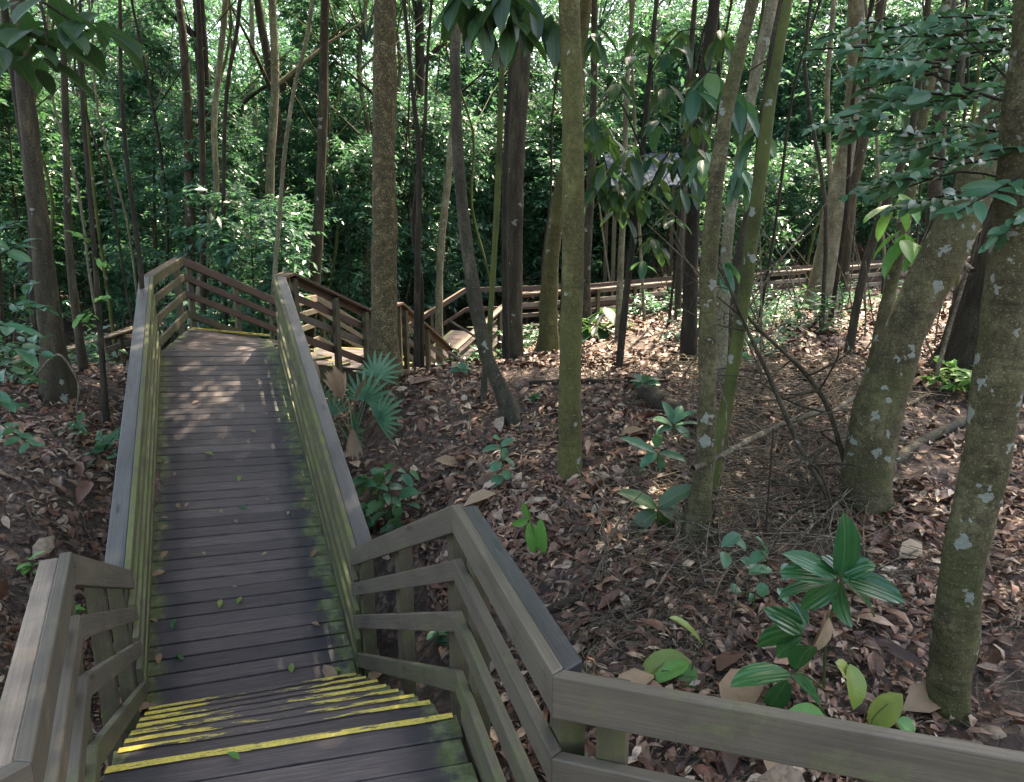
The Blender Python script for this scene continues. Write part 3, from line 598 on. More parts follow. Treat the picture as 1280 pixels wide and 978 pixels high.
# ================================================================ TREES
def px_trunk(path, Y, leanY=0.):
    """path [(u,v,w_px)] from base up -> world points and radii"""
    pts = []; rad = []
    for i, (u, v, w_) in enumerate(path):
        Yi = Y+leanY*i; p_ = atY(u, v, Yi); depth = p_[1]*cp-p_[2]*sp
        pts.append(p_); rad.append(w_/2*depth/FPX)
    return pts, rad
CROWNS = []
def make_crown_mesh(k):
    g = np.random.default_rng(100+k); mb = MB(); n = 260
    P = unit(g.normal(size=(n, 3)))*(g.uniform(.15, 1, (n, 1))**.45)*A3([2.3, 2.3, 1.5])
    cl = g.normal(size=(9, 3))*A3([1.3, 1.3, .8]); P = P*.55+cl[g.integers(0, 9, n)]
    D = unit(P*A3([1, 1, .4])+g.normal(0, .4, (n, 3)))
    twigs(mb, g, P, D, g.uniform(.5, .95, n), 12, .20, .2, .5, T2)
    for c in cl: tube(mb, [A3([0, 0, -2.2]), c*.5+A3([0, 0, -.6]), c*1.1], [.05, .03, .01], 4, cap=False, a=.0)
    return mb.mesh('crown', M['leaf'])
CROWN_M = [make_crown_mesh(k) for k in range(4)]
def tree(path, Y, mat, label, leanY=0., crown=True, flare=.25, rough=.05, top=7.5, n=14, group=None, name='forest_tree', cat='tree', limbs=0, sub=5, knots=3):
    pts, rad = px_trunk(path, Y, leanY)
    b0 = pts[0]; gz_ = float(GZ(b0[0], b0[1])); 
    foot = b0.copy(); foot[2] = min(gz_, b0[2])-.12
    pts = [foot]+pts; rad = [rad[0]*1.05]+rad
    d = unit(pts[-1]-pts[-2]); d = unit(d*A3([.6, .6, 1])); last = pts[-1]
    if crown:
        k = max(1.5, top-last[2]); 
        for s in (.4, .75, 1.): pts.append(last+d*k*s+A3([random.uniform(-.15, .15), random.uniform(-.15, .15), 0])); rad.append(rad[len(path)]*(1-.55*s))
    t = thing(name, tuple(foot), label, cat, group)
    mb = MB(); tube(mb, pts, rad, n, rough, seed=random.randrange(9999), sub=sub, flare=flare, knots=knots)
    if crown:
        g = np.random.default_rng(random.randrange(99999))
        for s in range(4):
            a = g.uniform(0, 6.28); b_ = pts[-1-(s % 2)]; tube(mb, [b_, b_+A3([math.cos(a)*.7, math.sin(a)*.7, .7]), b_+A3([math.cos(a)*1.6, math.sin(a)*1.6, 1.2])], [rad[-1]*.7, rad[-1]*.45, .01], 6)
    mb.build('trunk', mat, t, smooth=True)
    if crown:
        o = bpy.data.objects.new('crown', random.choice(CROWN_M)); link(o, t)
        o.location = Vector(pts[-1])-Vector(t.location)+Vector((0, 0, .6)); s = random.uniform(.9, 1.3) if Y < 10.5 or (-6 < pts[0][0] < 1.5 and Y < 14) else random.uniform(.45, .7); o.scale = (s, s, s*random.uniform(.8, 1.1)); o.rotation_euler = (0, 0, random.uniform(0, 6.28))  # unseen crowns enlarged over the bend to shade it, shrunk behind for light
    return t, pts, rad
TT = []
def T(*a, **k): r = tree(*a, **k); TT.append(r); return r
T([(482, 486, 40), (480, 440, 33), (480, 240, 30), (481, 0, 27), (481, -150, 25)], 7.6, M['b_mottled'], 'straight tree with speckled bark beside the second flight of steps', flare=.55, n=20)
T([(641, 526, 26), (628, 490, 19), (610, 450, 17), (593, 370, 17), (577, 250, 15), (570, 130, 13), (568, 0, 12), (566, -120, 11)], 6.4, M['b_grey'], 'thin grey tree whose trunk curves to the left above its foot', flare=.5)
T([(641, 462, 27), (641, 330, 23), (645, 200, 23), (656, 0, 21), (662, -120, 20)], 9.3, M['b_brown'], 'reddish brown tree with flaking bark right of the curved trunk', n=18)
T([(633, 472, 8), (631, 330, 8), (632, 200, 7), (640, 60, 6)], 8.9, M['b_dark'], 'very thin dark tree touching the reddish brown trunk')
T([(712, 604, 31), (713, 450, 27), (716, 330, 28), (716, 150, 27), (711, 0, 26), (707, -150, 24)], 5.0, M['b_smooth'], 'straight olive-barked tree standing alone in the leaf litter at centre', n=22, flare=.12, rough=.025)
T([(684, 446, 27), (688, 340, 20), (699, 250, 17), (718, 150, 15)], 10.0, M['b_smooth'], 'olive tree leaning right behind the straight centre trunk')
T([(612, 470, 8), (613, 400, 7), (622, 240, 8), (628, 60, 7), (632, -60, 6)], 8.3, M['b_green'], 'slim green mossy stem between the curved and the reddish trunk', flare=0)
T([(771, 450, 9), (776, 330, 8), (781, 210, 7), (784, 100, 6)], 10.2, M['b_pale'], 'slim pale yellowish sapling in front of the far railing', flare=0)
T([(860, 470, 22), (864, 330, 17), (868, 240, 17), (876, 130, 16), (894, 0, 14), (905, -100, 12)], 8.2, M['b_dark'], 'dark-barked tree just left of the lichen-spotted thin trunks')
T([(868, 684, 32), (882, 560, 24), (885, 450, 22), (886, 330, 21), (901, 180, 19), (921, 80, 17), (941, 0, 15), (960, -80, 14)], 4.15, M['b_lichen'], 'greenish tree with grey lichen patches low on its trunk', flare=.15)
T([(891, 600, 17), (906, 520, 16), (926, 400, 16), (945, 260, 17), (962, 130, 15), (985, 0, 12), (1000, -90, 11)], 4.7, M['b_green'], 'moss-green tree leaning right behind the lichen-patched trunk')
T([(903, 420, 14), (910, 290, 14), (926, 200, 14), (941, 110, 14), (966, 0, 14), (985, -80, 12)], 6.9, M['b_pale'], 'pale slender tree leaning behind the moss-green trunk', flare=0)
T([(905, 455, 12), (922, 330, 13), (945, 230, 12), (958, 120, 12), (975, 10, 12), (990, -80, 10)], 7.6, M['b_grey'], 'grey slender tree crossing behind the pale slender one', flare=0)
T([(1026, 372, 34), (1035, 310, 27), (1050, 230, 22), (1067, 120, 19), (1070, 0, 20), (1075, -90, 18)], 13.0, M['b_pale'], 'tall pale tree bending to the right in front of the far railing', n=16, limbs=1, top=11)
T([(1060, 300, 10), (1066, 240, 11), (1079, 175, 12), (1086, 100, 12), (1101, 0, 10)], 14.2, M['b_brown'], 'reddish twisting tree right behind the tall pale one', top=10)
T([(1038, 240, 6), (1036, 190, 6), (1034, 110, 6), (1040, 30, 6)], 16.5, M['b_pale'], 'very pale thin tree left of the tall pale one', top=10)
T([(1083, 642, 62), (1084, 600, 54), (1097, 520, 55), (1126, 425, 48), (1170, 335, 53), (1191, 295, 54), (1222, 230, 50), (1268, 110, 47), (1312, 10, 44)], 4.6, M['b_lichen'], 'thick lichen-spotted tree leaning strongly to the right', n=40, flare=.1, rough=.05, sub=9, knots=9)
T([(1183, 905, 56), (1184, 885, 50), (1192, 810, 51), (1204, 700, 46), (1222, 624, 48), (1238, 545, 54), (1254, 421, 54), (1266, 320, 56), (1288, 150, 58), (1310, -60, 58)], 2.75, M['b_lichen'], 'nearest grey tree with white lichen patches at the right edge', n=40, flare=.06, rough=.04, sub=9, knots=9)
T([(1218, 420, 66), (1232, 370, 56), (1252, 300, 52), (1285, 200, 50), (1320, 90, 46)], 7.2, M['b_rough'], 'dark rough-barked tree between the two big right trunks', rough=.12, n=22)
T([(1058, 458, 13), (1068, 400, 10), (1080, 340, 10), (1102, 270, 10), (1135, 180, 9), (1150, 90, 8)], 8.0, M['b_brown'], 'thin brown sapling bending right behind the dead branches')
T([(1088, 480, 17), (1104, 400, 16), (1120, 330, 15), (1134, 260, 14), (1150, 170, 12)], 6.6, M['b_lichen'], 'slim tree with pale lichen foot left of the thick leaning trunk')
T([(1160, 400, 16), (1168, 250, 17), (1176, 120, 17), (1186, 0, 16)], 11.0, M['b_grey'], 'grey tree behind the teal leafy branch at upper right')
T([(846, 420, 9), (850, 300, 9), (856, 200, 8), (862, 90, 7)], 11.5, M['b_grey'], 'thin grey-brown tree left of the dark-barked tree')
T([(735, 420, 12), (733, 340, 10), (738, 240, 10), (742, 120, 9)], 12.5, M['b_grey'], 'thin grey tree just right of the straight centre trunk')
T([(72, 497, 34), (62, 400, 26), (48, 270, 22), (32, 120, 20), (20, -20, 18)], 6.9, M['b_brown'], 'tall brown tree at the left edge, foot in a patch of light', n=16, flare=.5)
T([(52, 480, 14), (42, 380, 11), (40, 260, 10), (18, 100, 9)], 7.6, M['b_dark'], 'dark thinner tree touching the tall brown one at left')
T([(132, 512, 8), (120, 340, 6), (110, 220, 5), (102, 110, 5), (100, 0, 4)], 6.6, M['b_dark'], 'very thin dark stem left of the walkway with leaves near its top')
T([(183, 470, 6), (176, 340, 6), (162, 230, 5), (152, 120, 5), (150, 0, 4)], 7.8, M['b_dark'], 'very thin dark stem nearest the left side of the bend')
T([(107, 478, 12), (96, 400, 10), (86, 300, 9), (82, 150, 8)], 8.4, M['b_brown'], 'thin brown tree between the tall brown one and the dark stem')
T([(255, 410, 8), (254, 250, 8), (250, 60, 7), (245, -40, 6)], 12.0, M['b_dark'], 'thin dark tree seen above the peaked railing corner')
T([(246, 420, 10), (258, 300, 9), (270, 240, 7), (268, 150, 7), (282, 0, 7)], 12.8, M['b_pale'], 'pale forking sapling above the bend of the walkway')
T([(283, 420, 6), (280, 330, 5), (280, 200, 5), (284, 110, 5), (300, 0, 5)], 11.6, M['b_dark'], 'dark wiry sapling just right of the pale forking one')
T([(340, 420, 6), (344, 335, 6), (350, 260, 5), (356, 190, 5), (368, 110, 5), (388, 20, 5)], 11.0, M['b_pale'], 'pale bent sapling above the right corner of the walkway')
T([(236, 430, 14), (238, 330, 13), (236, 200, 11), (230, 60, 10)], 13.0, M['b_brown'], 'brown tree behind the peaked railing corner')
T([(386, 430, 15), (395, 330, 14), (402, 200, 12), (405, 60, 11)], 12.8, M['b_brown'], 'brown tree behind the descending railing')
T([(521, 448, 8), (522, 330, 8), (524, 200, 7), (514, 100, 5), (505, 0, 5)], 8.8, M['b_dark'], 'thin dark twin stem right of the speckled trunk')
T([(527, 446, 7), (526, 350, 6), (516, 280, 5), (530, 170, 5), (535, 60, 4)], 8.9, M['b_dark'], 'thinner of the two dark stems beside the speckled trunk')
T([(549, 420, 10), (550, 330, 9), (556, 260, 9), (566, 160, 8), (572, 60, 7)], 14.0, M['b_pale'], 'pale thin tree behind the third flight of steps')
T([(604, 506, 8), (606, 470, 8), (608, 430, 7), (600, 380, 6)], 6.9, M['b_grey'], 'short thin stem standing left of the curved trunk foot', crown=False)

# ---------------------------------------------------------------- saplings with leafy crowns (understory)
def sapling_meshes(k, h, big=False):
    g = np.random.default_rng(300+k); tr = MB(); cr = MB()
    n = 5; zz = np.linspace(0, h, n+1); P = np.stack([np.cumsum(g.normal(0, .09, n+1)), np.cumsum(g.normal(0, .09, n+1)), zz], 1); P[0, :2] = 0
    r0 = .012+.006*h; tube(tr, P, np.linspace(r0, .006, n+1), 6, .03, seed=k, sub=3)
    m = int(26*h); f = g.uniform(.12, 1., m)**.8; S = np.stack([np.interp(f*h, zz, P[:, j]) for j in range(3)], 1)
    a = g.uniform(0, 6.28, m); el = g.uniform(-.15, .6, m); D = np.stack([np.cos(a)*np.cos(el), np.sin(a)*np.cos(el), np.sin(el)], 1)
    Lb_ = g.uniform(.3, 1.25, m)*(1.15-.5*f)
    E_n = S+D*Lb_[:, None]*.75
    for i in range(0, m, 2): tube(tr, [S[i], S[i]+D[i]*Lb_[i]*.5+A3([0, 0, .03]), E_n[i]], [.008, .006, .003], 4, cap=False)
    for rep in range(5):
        D2 = unit(D+g.normal(0, .45, (m, 3))); St_ = S+D*(Lb_*g.uniform(.25, .85, m))[:, None]
        twigs(cr, g, St_, D2, g.uniform(.3, .6, m), 10, .195 if not big else .22, .18 if not big else .2, .55, T4)
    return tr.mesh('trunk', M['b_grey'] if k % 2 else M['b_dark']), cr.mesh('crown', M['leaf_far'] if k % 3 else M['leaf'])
SAP = [sapling_meshes(k, h) for k, h in enumerate((2.2, 3.2, 4.2, 5.2, 6.4, 7.6, 3.0, 5.8))]
def place_sapling(x, y, k, s, label, group, sink=.03):
    t = thing('leafy_sapling', tuple(P3(x, y, -sink)), label, 'sapling', group); t.rotation_euler = (random.uniform(-.06, .06), random.uniform(-.06, .06), random.uniform(0, 6.28)); t.scale = (s, s, s)
    for nm, me in zip(('trunk', 'crown'), SAP[k]): link(bpy.data.objects.new(nm, me), t)
    return t
def clear(x, y):   # keep off the walkway corridor
    for (a, b, w_) in ((Lb, FL, 1.6), (FL, G, 1.9), (H, K_, 2.0), (K_, N_, 2.2), (N_, Q_, 2.1), (Q_, S_, 1.9), (S_, W1, 1.4), (W1, W2, 1.3), (W2, W3, 1.3)):
        a2 = a[:2]; b2 = b[:2]; d = b2-a2; t_ = np.clip(((x-a2[0])*d[0]+(y-a2[1])*d[1])/(d@d), 0, 1); q = a2+d*t_
        if math.hypot(x-q[0], y-q[1]) < w_: return False
    return True
rs2 = random.Random(11); cnt = 0; placed = []
zones = (('slender leafy sapling in the shaded understory left of the walkway bend', 'saplings left of the bend', lambda u: u < 230),
         ('slender leafy sapling in the green understory above the walkway bend', 'saplings above the bend', lambda u: u < 560),
         ('slender leafy sapling in the understory behind the central trunks', 'saplings behind the central trunks', lambda u: u < 860),
         ('slender leafy sapling on the lit slope behind the right-hand trunks', 'saplings on the right slope', lambda u: True))
tries = 0
while cnt < 195 and tries < 6000:
    tries += 1
    Y = 9.5+rs2.random()**1.15*24; u = rs2.uniform(-160, 1440); x = (u-640)/FPX*Y
    if not clear(x, Y): continue
    if (u > 560 and Y < 18.7) or (720 < u < 900 and Y < 21): continue
    if u < 560 and Y < 10.5 and u > 0: continue
    if 880 < u and Y < 20 and rs2.random() < .35: continue
    if any((x-a)**2+(Y-b)**2 < .7 for a, b in placed) or (u < 210 and Y < 14.8): continue
    placed.append((x, Y)); k = rs2.choice((2, 3, 4, 5, 7) if Y > 14 else (1, 2, 3, 6, 7)); 
    if u > 880 and Y < 26: k = rs2.choice((0, 1, 6)) 
    lab, gr_, _ = next(z_ for z_ in zones if z_[2](u)); pre = ('short ', 'short ', 'medium-high ', 'medium-high ', 'tall ', 'tall ', 'short ', 'tall ')[k]+('darker ' if k % 3 == 0 else ''); lab = pre+lab.replace('slender ', '')
    if Y > 20: lab = lab+', farther back'; gr_ = gr_+', farther back'
    gr_ = pre+gr_
    place_sapling(x, Y, k, rs2.uniform(.8, 1.25), lab, gr_); cnt += 1
# distant trunks
rs3 = random.Random(5); k = 0
def far_tree_mesh(s, h, r, mat):
    g = np.random.default_rng(500+s); mb = MB(); zz = np.linspace(0, h, 6); P = np.stack([np.cumsum(g.normal(0, .16, 6)), np.cumsum(g.normal(0, .16, 6)), zz], 1)
    tube(mb, P, np.linspace(r, r*.5, 6), 9, .05, seed=s, sub=3, flare=.3)
    for q in range(4):
        a = g.uniform(0, 6.28); b_ = P[3+q % 3]; tube(mb, [b_, b_+A3([math.cos(a), math.sin(a), .9]), b_+A3([math.cos(a)*2, math.sin(a)*2, 1.6])], [r*.4, r*.25, .01], 5)
    return mb.mesh('trunk', M[mat]), P[-1]
FT = [far_tree_mesh(i, 9+i % 3*1.5, (.09, .14, .07, .2, .11, .06)[i], ('b_pale', 'b_brown', 'b_grey', 'b_dark', 'b_pale', 'b_grey')[i]) for i in range(6)]
pl = []
fl = ['tall pale tree far back in the forest', 'tall brown tree far back in the forest', 'tall grey tree far back in the forest', 'tall thick dark tree far back in the forest', 'tall pale tree far back in the forest', 'tall grey tree far back in the forest']
while k < 46:
    Y = 14+rs3.random()*24; u = rs3.uniform(-120, 1400); x = (u-640)/FPX*Y
    if not clear(x, Y) or (Y < 18.8 and u > 540) or (700 < u < 920 and Y < 22) or any((x-a)**2+(Y-b)**2 < 1.2 for a, b in pl): continue
    pl.append((x, Y)); i = rs3.randrange(6)
    t = thing('forest_tree', tuple(P3(x, Y, -.1)), fl[i], 'tree', fl[i].replace('tall', 'tall').replace(' tree', ' trees')); t.rotation_euler = (rs3.uniform(-.08, .08), rs3.uniform(-.08, .08), rs3.uniform(0, 6.28))
    link(bpy.data.objects.new('trunk', FT[i][0]), t); o = link(bpy.data.objects.new('crown', CROWN_M[k % 4]), t); o.location = FT[i][1]+A3([0, 0, .5]); s = rs3.uniform(.4, .75); o.scale = (s, s, s)
    k += 1

TS = [far_tree_mesh(20+i, 8.5, (.022, .03, .04, .026, .035)[i], ('b_dark', 'b_grey', 'b_green', 'b_pale', 'b_dark')[i]) for i in range(5)]
TN = ('wiry black', 'thin grey', 'thin mossy green', 'thin pale', 'thin dark'); k = 0; rs5 = random.Random(9)
while k < 52:
    Y = rs5.uniform(9.5, 19); u = rs5.uniform(-60, 1360); x = (u-640)/FPX*Y
    if not clear(x, Y) or any((x-a)**2+(Y-b)**2 < .15 for a, b in pl): continue
    pl.append((x, Y)); i = rs5.randrange(5); zl = ('left of the bend', 'above the bend', 'among the central trunks', 'among the right-hand trunks')[0 if u < 200 else 1 if u < 560 else 2 if u < 880 else 3]
    t = thing('thin_tree', tuple(P3(x, Y, -.05)), TN[i]+' straight stem standing '+zl, 'tree', TN[i]+' stems '+zl); t.rotation_euler = (rs5.uniform(-.07, .07), rs5.uniform(-.07, .07), rs5.uniform(0, 6.28)); link(bpy.data.objects.new('trunk', TS[i][0]), t); k += 1

# far-off wood that reads as one mass
g = np.random.default_rng(77); mb = MB()
n = 70000; Y = 18.5+g.uniform(0, 1, n)**.72*50; X = (g.uniform(-260, 1540, n)-640)/FPX*Y
hh = g.uniform(0, 1, n)**1.05*(2.5+Y*.34)
cx_ = np.sin(X*1.1+Y*.7)*np.sin(Y*.9-X*.4)+.5*np.sin(X*2.3+hh*1.7); lo = ((X/Y > .28) & (Y < 27)) | ((X/Y > .1) & (X/Y < .3) & (Y < 21.5))
keep = (g.uniform(-1.2, 1.1, n) < cx_+.5) & ~(lo & (g.uniform(0, 1, n) < .6)); X, Y, hh = X[keep], Y[keep], hh[keep]
Z = np.concatenate([GZ(X[i:i+3000], Y[i:i+3000], False) for i in range(0, len(X), 3000)])+hh
P = np.stack([X, Y, Z], 1); D = unit(np.stack([g.normal(0, 1, len(X)), g.normal(0, 1, len(X)), g.normal(.1, .4, len(X))], 1))
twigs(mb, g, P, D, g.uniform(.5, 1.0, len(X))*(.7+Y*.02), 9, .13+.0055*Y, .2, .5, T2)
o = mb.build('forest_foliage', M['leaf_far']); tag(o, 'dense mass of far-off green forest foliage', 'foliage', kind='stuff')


# ================================================================ FOREST FLOOR
def corridor_mask(x, y):
    ok = np.ones(len(x), bool)
    for (a, b, w_) in ((( Ltop+Rtop)/2-hd*-2, (Ltop+Rtop)/2, .78), ((Ltop+Rtop)/2, (Lb+Rb)/2, .74), ((Lb+Rb)/2, (FL+FR)/2, .72), ((FL+FR)/2, (G+H)/2, .8), ((G+H)/2, (K_+K2_)/2, .7), ((K_+K2_)/2, (N_+N2_)/2, .8)):
        a2 = a[:2]; d = b[:2]-a2; t_ = np.clip(((x-a2[0])*d[0]+(y-a2[1])*d[1])/(d@d), 0, 1); ok &= np.hypot(x-a2[0]-d[0]*t_, y-a2[1]-d[1]*t_) > w_
    return ok
g = np.random.default_rng(21)
def gz_n(x, y):
    e = .05; z = np.concatenate([GZ(x[i:i+4000], y[i:i+4000]) for i in range(0, len(x), 4000)])
    zx = np.concatenate([GZ(x[i:i+4000]+e, y[i:i+4000]) for i in range(0, len(x), 4000)]); zy = np.concatenate([GZ(x[i:i+4000], y[i:i+4000]+e) for i in range(0, len(x), 4000)])
    return z, unit(np.stack([-(zx-z)/e, -(zy-z)/e, np.ones(len(x))], 1))
mb = MB()
for (n, y0, y1, s0, s1) in ((17000, 1.2, 5.0, .03, .11), (20000, 4.2, 8.5, .035, .12), (15000, 8, 13, .06, .16), (12000, 12, 26, .09, .2), (900, 1.5, 10, .12, .24), (4000, -5, 3, .05, .12), (26000, 1.8, 8.5, .015, .05), (3500, 1.5, 12, .05, .11)):
    y = g.uniform(y0, y1, n); x = g.uniform(-1, 1, n)*(y if y1 > 3.5 else 6)*.86+g.normal(0, .4, n)
    k = corridor_mask(x, y) & (g.uniform(0, 1, n) < .62+.8*np.sin(x*1.9+1.3*np.sin(y*1.1))*np.sin(y*2.3+x*.8)+.35); x, y = x[k], y[k]; n = len(x); z, N = gz_n(x, y)
    a = g.uniform(0, 6.28, n); L = s0+(s1-s0)*g.uniform(0, 1, n)**1.6; tilt = g.normal(0, .30, (n, 3)); Nn = unit(N+tilt)
    D = np.stack([np.cos(a), np.sin(a), np.zeros(n)], 1); D = unit(D-Nn*np.sum(D*Nn, 1)[:, None])
    B = np.stack([x, y, z+.006+g.uniform(0, .028, n)+L*.12], 1); B = B-D*L[:, None]/2
    add_leaves(mb, B, B+D*L[:, None], L*g.uniform(.08, .34, n), Nn, TL, g.beta(1.6, 1.8, n)*.93+.07*(g.uniform(0, 1, n) > .93)*g.uniform(0, 1, n), g.uniform(-1.8, 2.3, n), g.uniform(-.2, .3, n))
o = mb.build('leaf_litter', M['litter'], smooth=True); tag(o, 'thick carpet of dead brown leaves on the forest floor', 'leaf litter', kind='stuff')

mb = MB()
def twig_at(x, y, L, r, lift, m=5):
    a = g.uniform(0, 6.28); t_ = np.linspace(-.5, .5, m); bend = g.normal(0, .12)
    px_ = x+np.cos(a)*t_*L-np.sin(a)*bend*L*(t_**2)*4; py_ = y+np.sin(a)*t_*L+np.cos(a)*bend*L*(t_**2)*4
    z = GZ(px_, py_); z = z.mean()+(z-z.mean())*.8+.02+lift*g.uniform(0, 1)+g.normal(0, .012, m)+t_*g.normal(0, .25)*lift*2
    tube(mb, np.stack([px_, py_, z], 1), r*np.linspace(1, .4, m), 4, cap=False, a=g.uniform(0, 1))
for i in range(4200):
    y = g.uniform(1.5, 10); x = g.uniform(-.85, .85)*y
    if not corridor_mask(A3([x]), A3([y]))[0]: continue
    twig_at(x, y, g.uniform(.08, .5), g.uniform(.0012, .0035), .02)
for i in range(750):
    p_ = atY(g.uniform(850, 1100), 560, 1); y = g.uniform(3.6, 7.6); x = p_[0]/p_[1]*y
    twig_at(x, y, g.uniform(.25, 1.3), g.uniform(.002, .006), .16)
for i in range(700):
    y = g.uniform(2.9, 5.2); x = g.uniform(.1, .34)*y; twig_at(x, y, g.uniform(.15, .5), g.uniform(.0012, .003), .05)
o = mb.build('fallen_twigs', M['twig'], smooth=True); tag(o, 'scattered thin dry twigs among the dead leaves', 'twigs', kind='stuff')

def ground_px(u, v, lift=.0):
    """point where the view ray through a photo position meets the soil"""
    r = ray(u, v); Y = np.linspace(1.2, 24, 500); p_ = r[None]/r[1]*Y[:, None]; zg = GZ(p_[:, 0], p_[:, 1]); k = np.argmax(p_[:, 2] < zg)
    q = p_[k].copy(); q[2] = zg[k]+lift; return q
def stick(label, path, mat='twig', n=7, name='dead_branch', cat='branch', rough=.05, forks=0, group=None):
    """path (u, v, w_px, Y or None=ground)"""
    pts = []; rad = []
    for (u, v, w_, Y) in path:
        p_ = ground_px(u, v, .0) if Y is None else atY(u, v, Y); d = p_[1]*cp-p_[2]*sp; r = w_/2*d/FPX
        if Y is None: p_[2] += r*.7
        pts.append(p_); rad.append(r)
    off = pts[0].copy(); t = thing(name, tuple(off), label, cat, group); m_ = MB(); tube(m_, pts, rad, n, rough, sub=4, seed=random.randrange(999))
    g = np.random.default_rng(random.randrange(9999))
    for k in range(forks):
        i = g.integers(0, len(pts)-1); q = pts[i]+(pts[i+1]-pts[i])*g.uniform(0, 1); d = unit(g.normal(0, 1, 3)*A3([1, .6, .7])+A3([0, 0, .15])); L = g.uniform(.15, .6)
        q1 = q+d*L*.5+g.normal(0, .04, 3); q2 = q+d*L+g.normal(0, .08, 3)
        tube(m_, [q, q1, q2], [rad[i]*.45, rad[i]*.3, .001], 5, sub=3, cap=False)
        if g.uniform() < .6: tube(m_, [q1, q1+unit(d+g.normal(0, .7, 3))*L*.4], [rad[i]*.25, .001], 4, cap=False)
    m_.build('stem', M[mat], t, smooth=True)
    return t
stick('long dead branch slanting down to the ground left of the thick leaning tree', [(1046, 650, 8, 4.3), (1030, 612, 7, 4.4), (1000, 560, 6, 4.5), (962, 472, 6, 4.6), (925, 392, 4, 4.6), (896, 318, 3, 4.6)], forks=16, mat='b_brown')
stick('dead branch arching down to the foot of the thick leaning tree', [(1058, 585, 8, 4.8), (1036, 512, 7, 4.8), (1008, 468, 6, 4.8), (975, 436, 5, 4.8), (930, 390, 4, 4.8), (880, 300, 3, 4.8)], forks=14, mat='b_brown')
stick('pale brown fallen branch propped against the lichen-patched thin trunk', [(866, 586, 8, 4.0), (905, 568, 8, 4.3), (945, 546, 8, 4.6), (985, 528, 7, 4.9), (1036, 510, 6, 5.2)], forks=7)
stick('fallen branch lying towards the thick leaning tree', [(858, 668, 5, None), (925, 640, 6, None), (985, 612, 6, None), (1018, 596, 5, None)], forks=8)
stick('thin dead twig standing upright in front of the twig tangle', [(957, 668, 3, 4.0), (962, 600, 2.5, 4.0), (967, 535, 2, 4.0)], mat='b_dark', n=5)
stick('pale straight dead branch with a sunlit end by the leaning trunk', [(1040, 516, 6, 5.3), (1056, 504, 6, 5.5), (1072, 494, 4, 5.7)], mat='rail_pale' if False else 'twig')
stick('grey log on the ground between the two big right-hand trees', [(1112, 588, 12, None), (1150, 560, 14, None), (1205, 534, 13, None)], mat='b_grey', name='fallen_log', cat='log')
stick('dark short log half buried right of the centre trunk', [(803, 498, 22, None), (828, 512, 25, None), (862, 540, 22, None)], mat='b_rough', name='fallen_log', cat='log')
stick('dark thin log lying across the slope behind the centre trunk', [(662, 482, 6, None), (720, 481, 7, None), (790, 484, 6, None)], mat='b_dark', name='fallen_log', cat='log', n=7)
stick('brown peeling log near the corner of the near railing', [(668, 778, 11, None), (700, 764, 13, None), (728, 750, 9, None)], mat='b_brown', name='fallen_log', cat='log')
for i, (pa, lb) in enumerate((([(782, 640, 7, None), (768, 668, 8, None), (757, 700, 7, None), (735, 740, 4, None), (700, 775, 2, None)], 'dry branching root running down towards the near railing corner'),
                 ([(779, 648, 5, None), (765, 690, 4, None), (750, 735, 3, None), (716, 790, 2, None)], 'second dry root beside the branching one, more vertical'),
                 ([(1168, 860, 6, None), (1190, 890, 6, None), (1225, 925, 5, None)], 'bent root in front of the foot of the nearest grey tree'),
                 ([(800, 690, 3, None), (850, 690, 4, None), (880, 684, 4, None)], 'light thin stick touching the foot of the lichen-patched trunk'),
                 ([(560, 400, 3, 9.), (600, 425, 3, 9.), (640, 455, 3, 9.)], 'thin dead stick hanging in front of the third flight'),
                 ([(1215, 340, 10, 5.2), (1190, 318, 9, 5.4), (1172, 300, 7, 5.6)], 'thick broken branch stub behind the nearest grey tree'),
                 ([(1170, 470, 6, 5.6), (1190, 400, 5, 5.6), (1212, 330, 4, 5.6)], 'pale bare stem rising behind the thick leaning tree'),
                 ([(95, 515, 3, 6.6), (98, 480, 3, 6.6), (80, 448, 3, 6.6), (66, 446, 3, 6.6), (45, 470, 2, 6.6)], 'pale arching vine at the foot of the tall brown left tree'),
                 ([(0, 660, 4, None), (50, 625, 4, None), (88, 630, 2, None)], 'dark stick on the leaves at the left edge'),
                 ([(560, 440, 5, 8.4), (600, 470, 5, 8.), (606, 500, 4, 7.6)], 'slanting grey stick left of the curved trunk'))):
    stick(lb, pa, forks=(9, 7, 2, 0, 0, 0, 0, 0, 2, 0)[i], name='dead_branch' if i > 2 else 'tree_root', cat='branch' if i > 2 else 'root', n=6)
for k, (u0, v0, u1, v1, w_, lb) in enumerate(((520, 600, 590, 560, 4, 'straight thin stick on the slope right of the walkway'), (600, 690, 690, 655, 4, 'forked stick above the near railing corner'), (740, 560, 800, 520, 4, 'pale stick right of the centre trunk'), (905, 745, 1010, 700, 5, 'brown stick behind the glossy seedling'), (1090, 690, 1160, 740, 5, 'stick between the glossy seedling and the nearest tree'), (740, 830, 880, 770, 5, 'long brown stick behind the yellow-green leaves'), (1225, 640, 1275, 600, 6, 'stick right of the nearest tree'), (560, 520, 640, 500, 4, 'grey stick near the curved trunk foot'), (940, 620, 1060, 680, 5, 'crooked stick left of the thick leaning tree foot'), (880, 520, 980, 575, 5, 'bent stick in the twig tangle'), (990, 560, 900, 640, 4, 'second bent stick in the twig tangle'), (20, 590, 110, 560, 4, 'stick under the feathery teal seedlings'), (1120, 520, 1200, 480, 5, 'stick in the light behind the thick leaning tree'))):
    stick(lb, [(u0, v0, w_, None), ((u0+u1)/2+6, (v0+v1)/2-7, w_*.9, None), (u1, v1, w_*.5, None)], forks=3, name='fallen_stick', cat='stick', n=6)
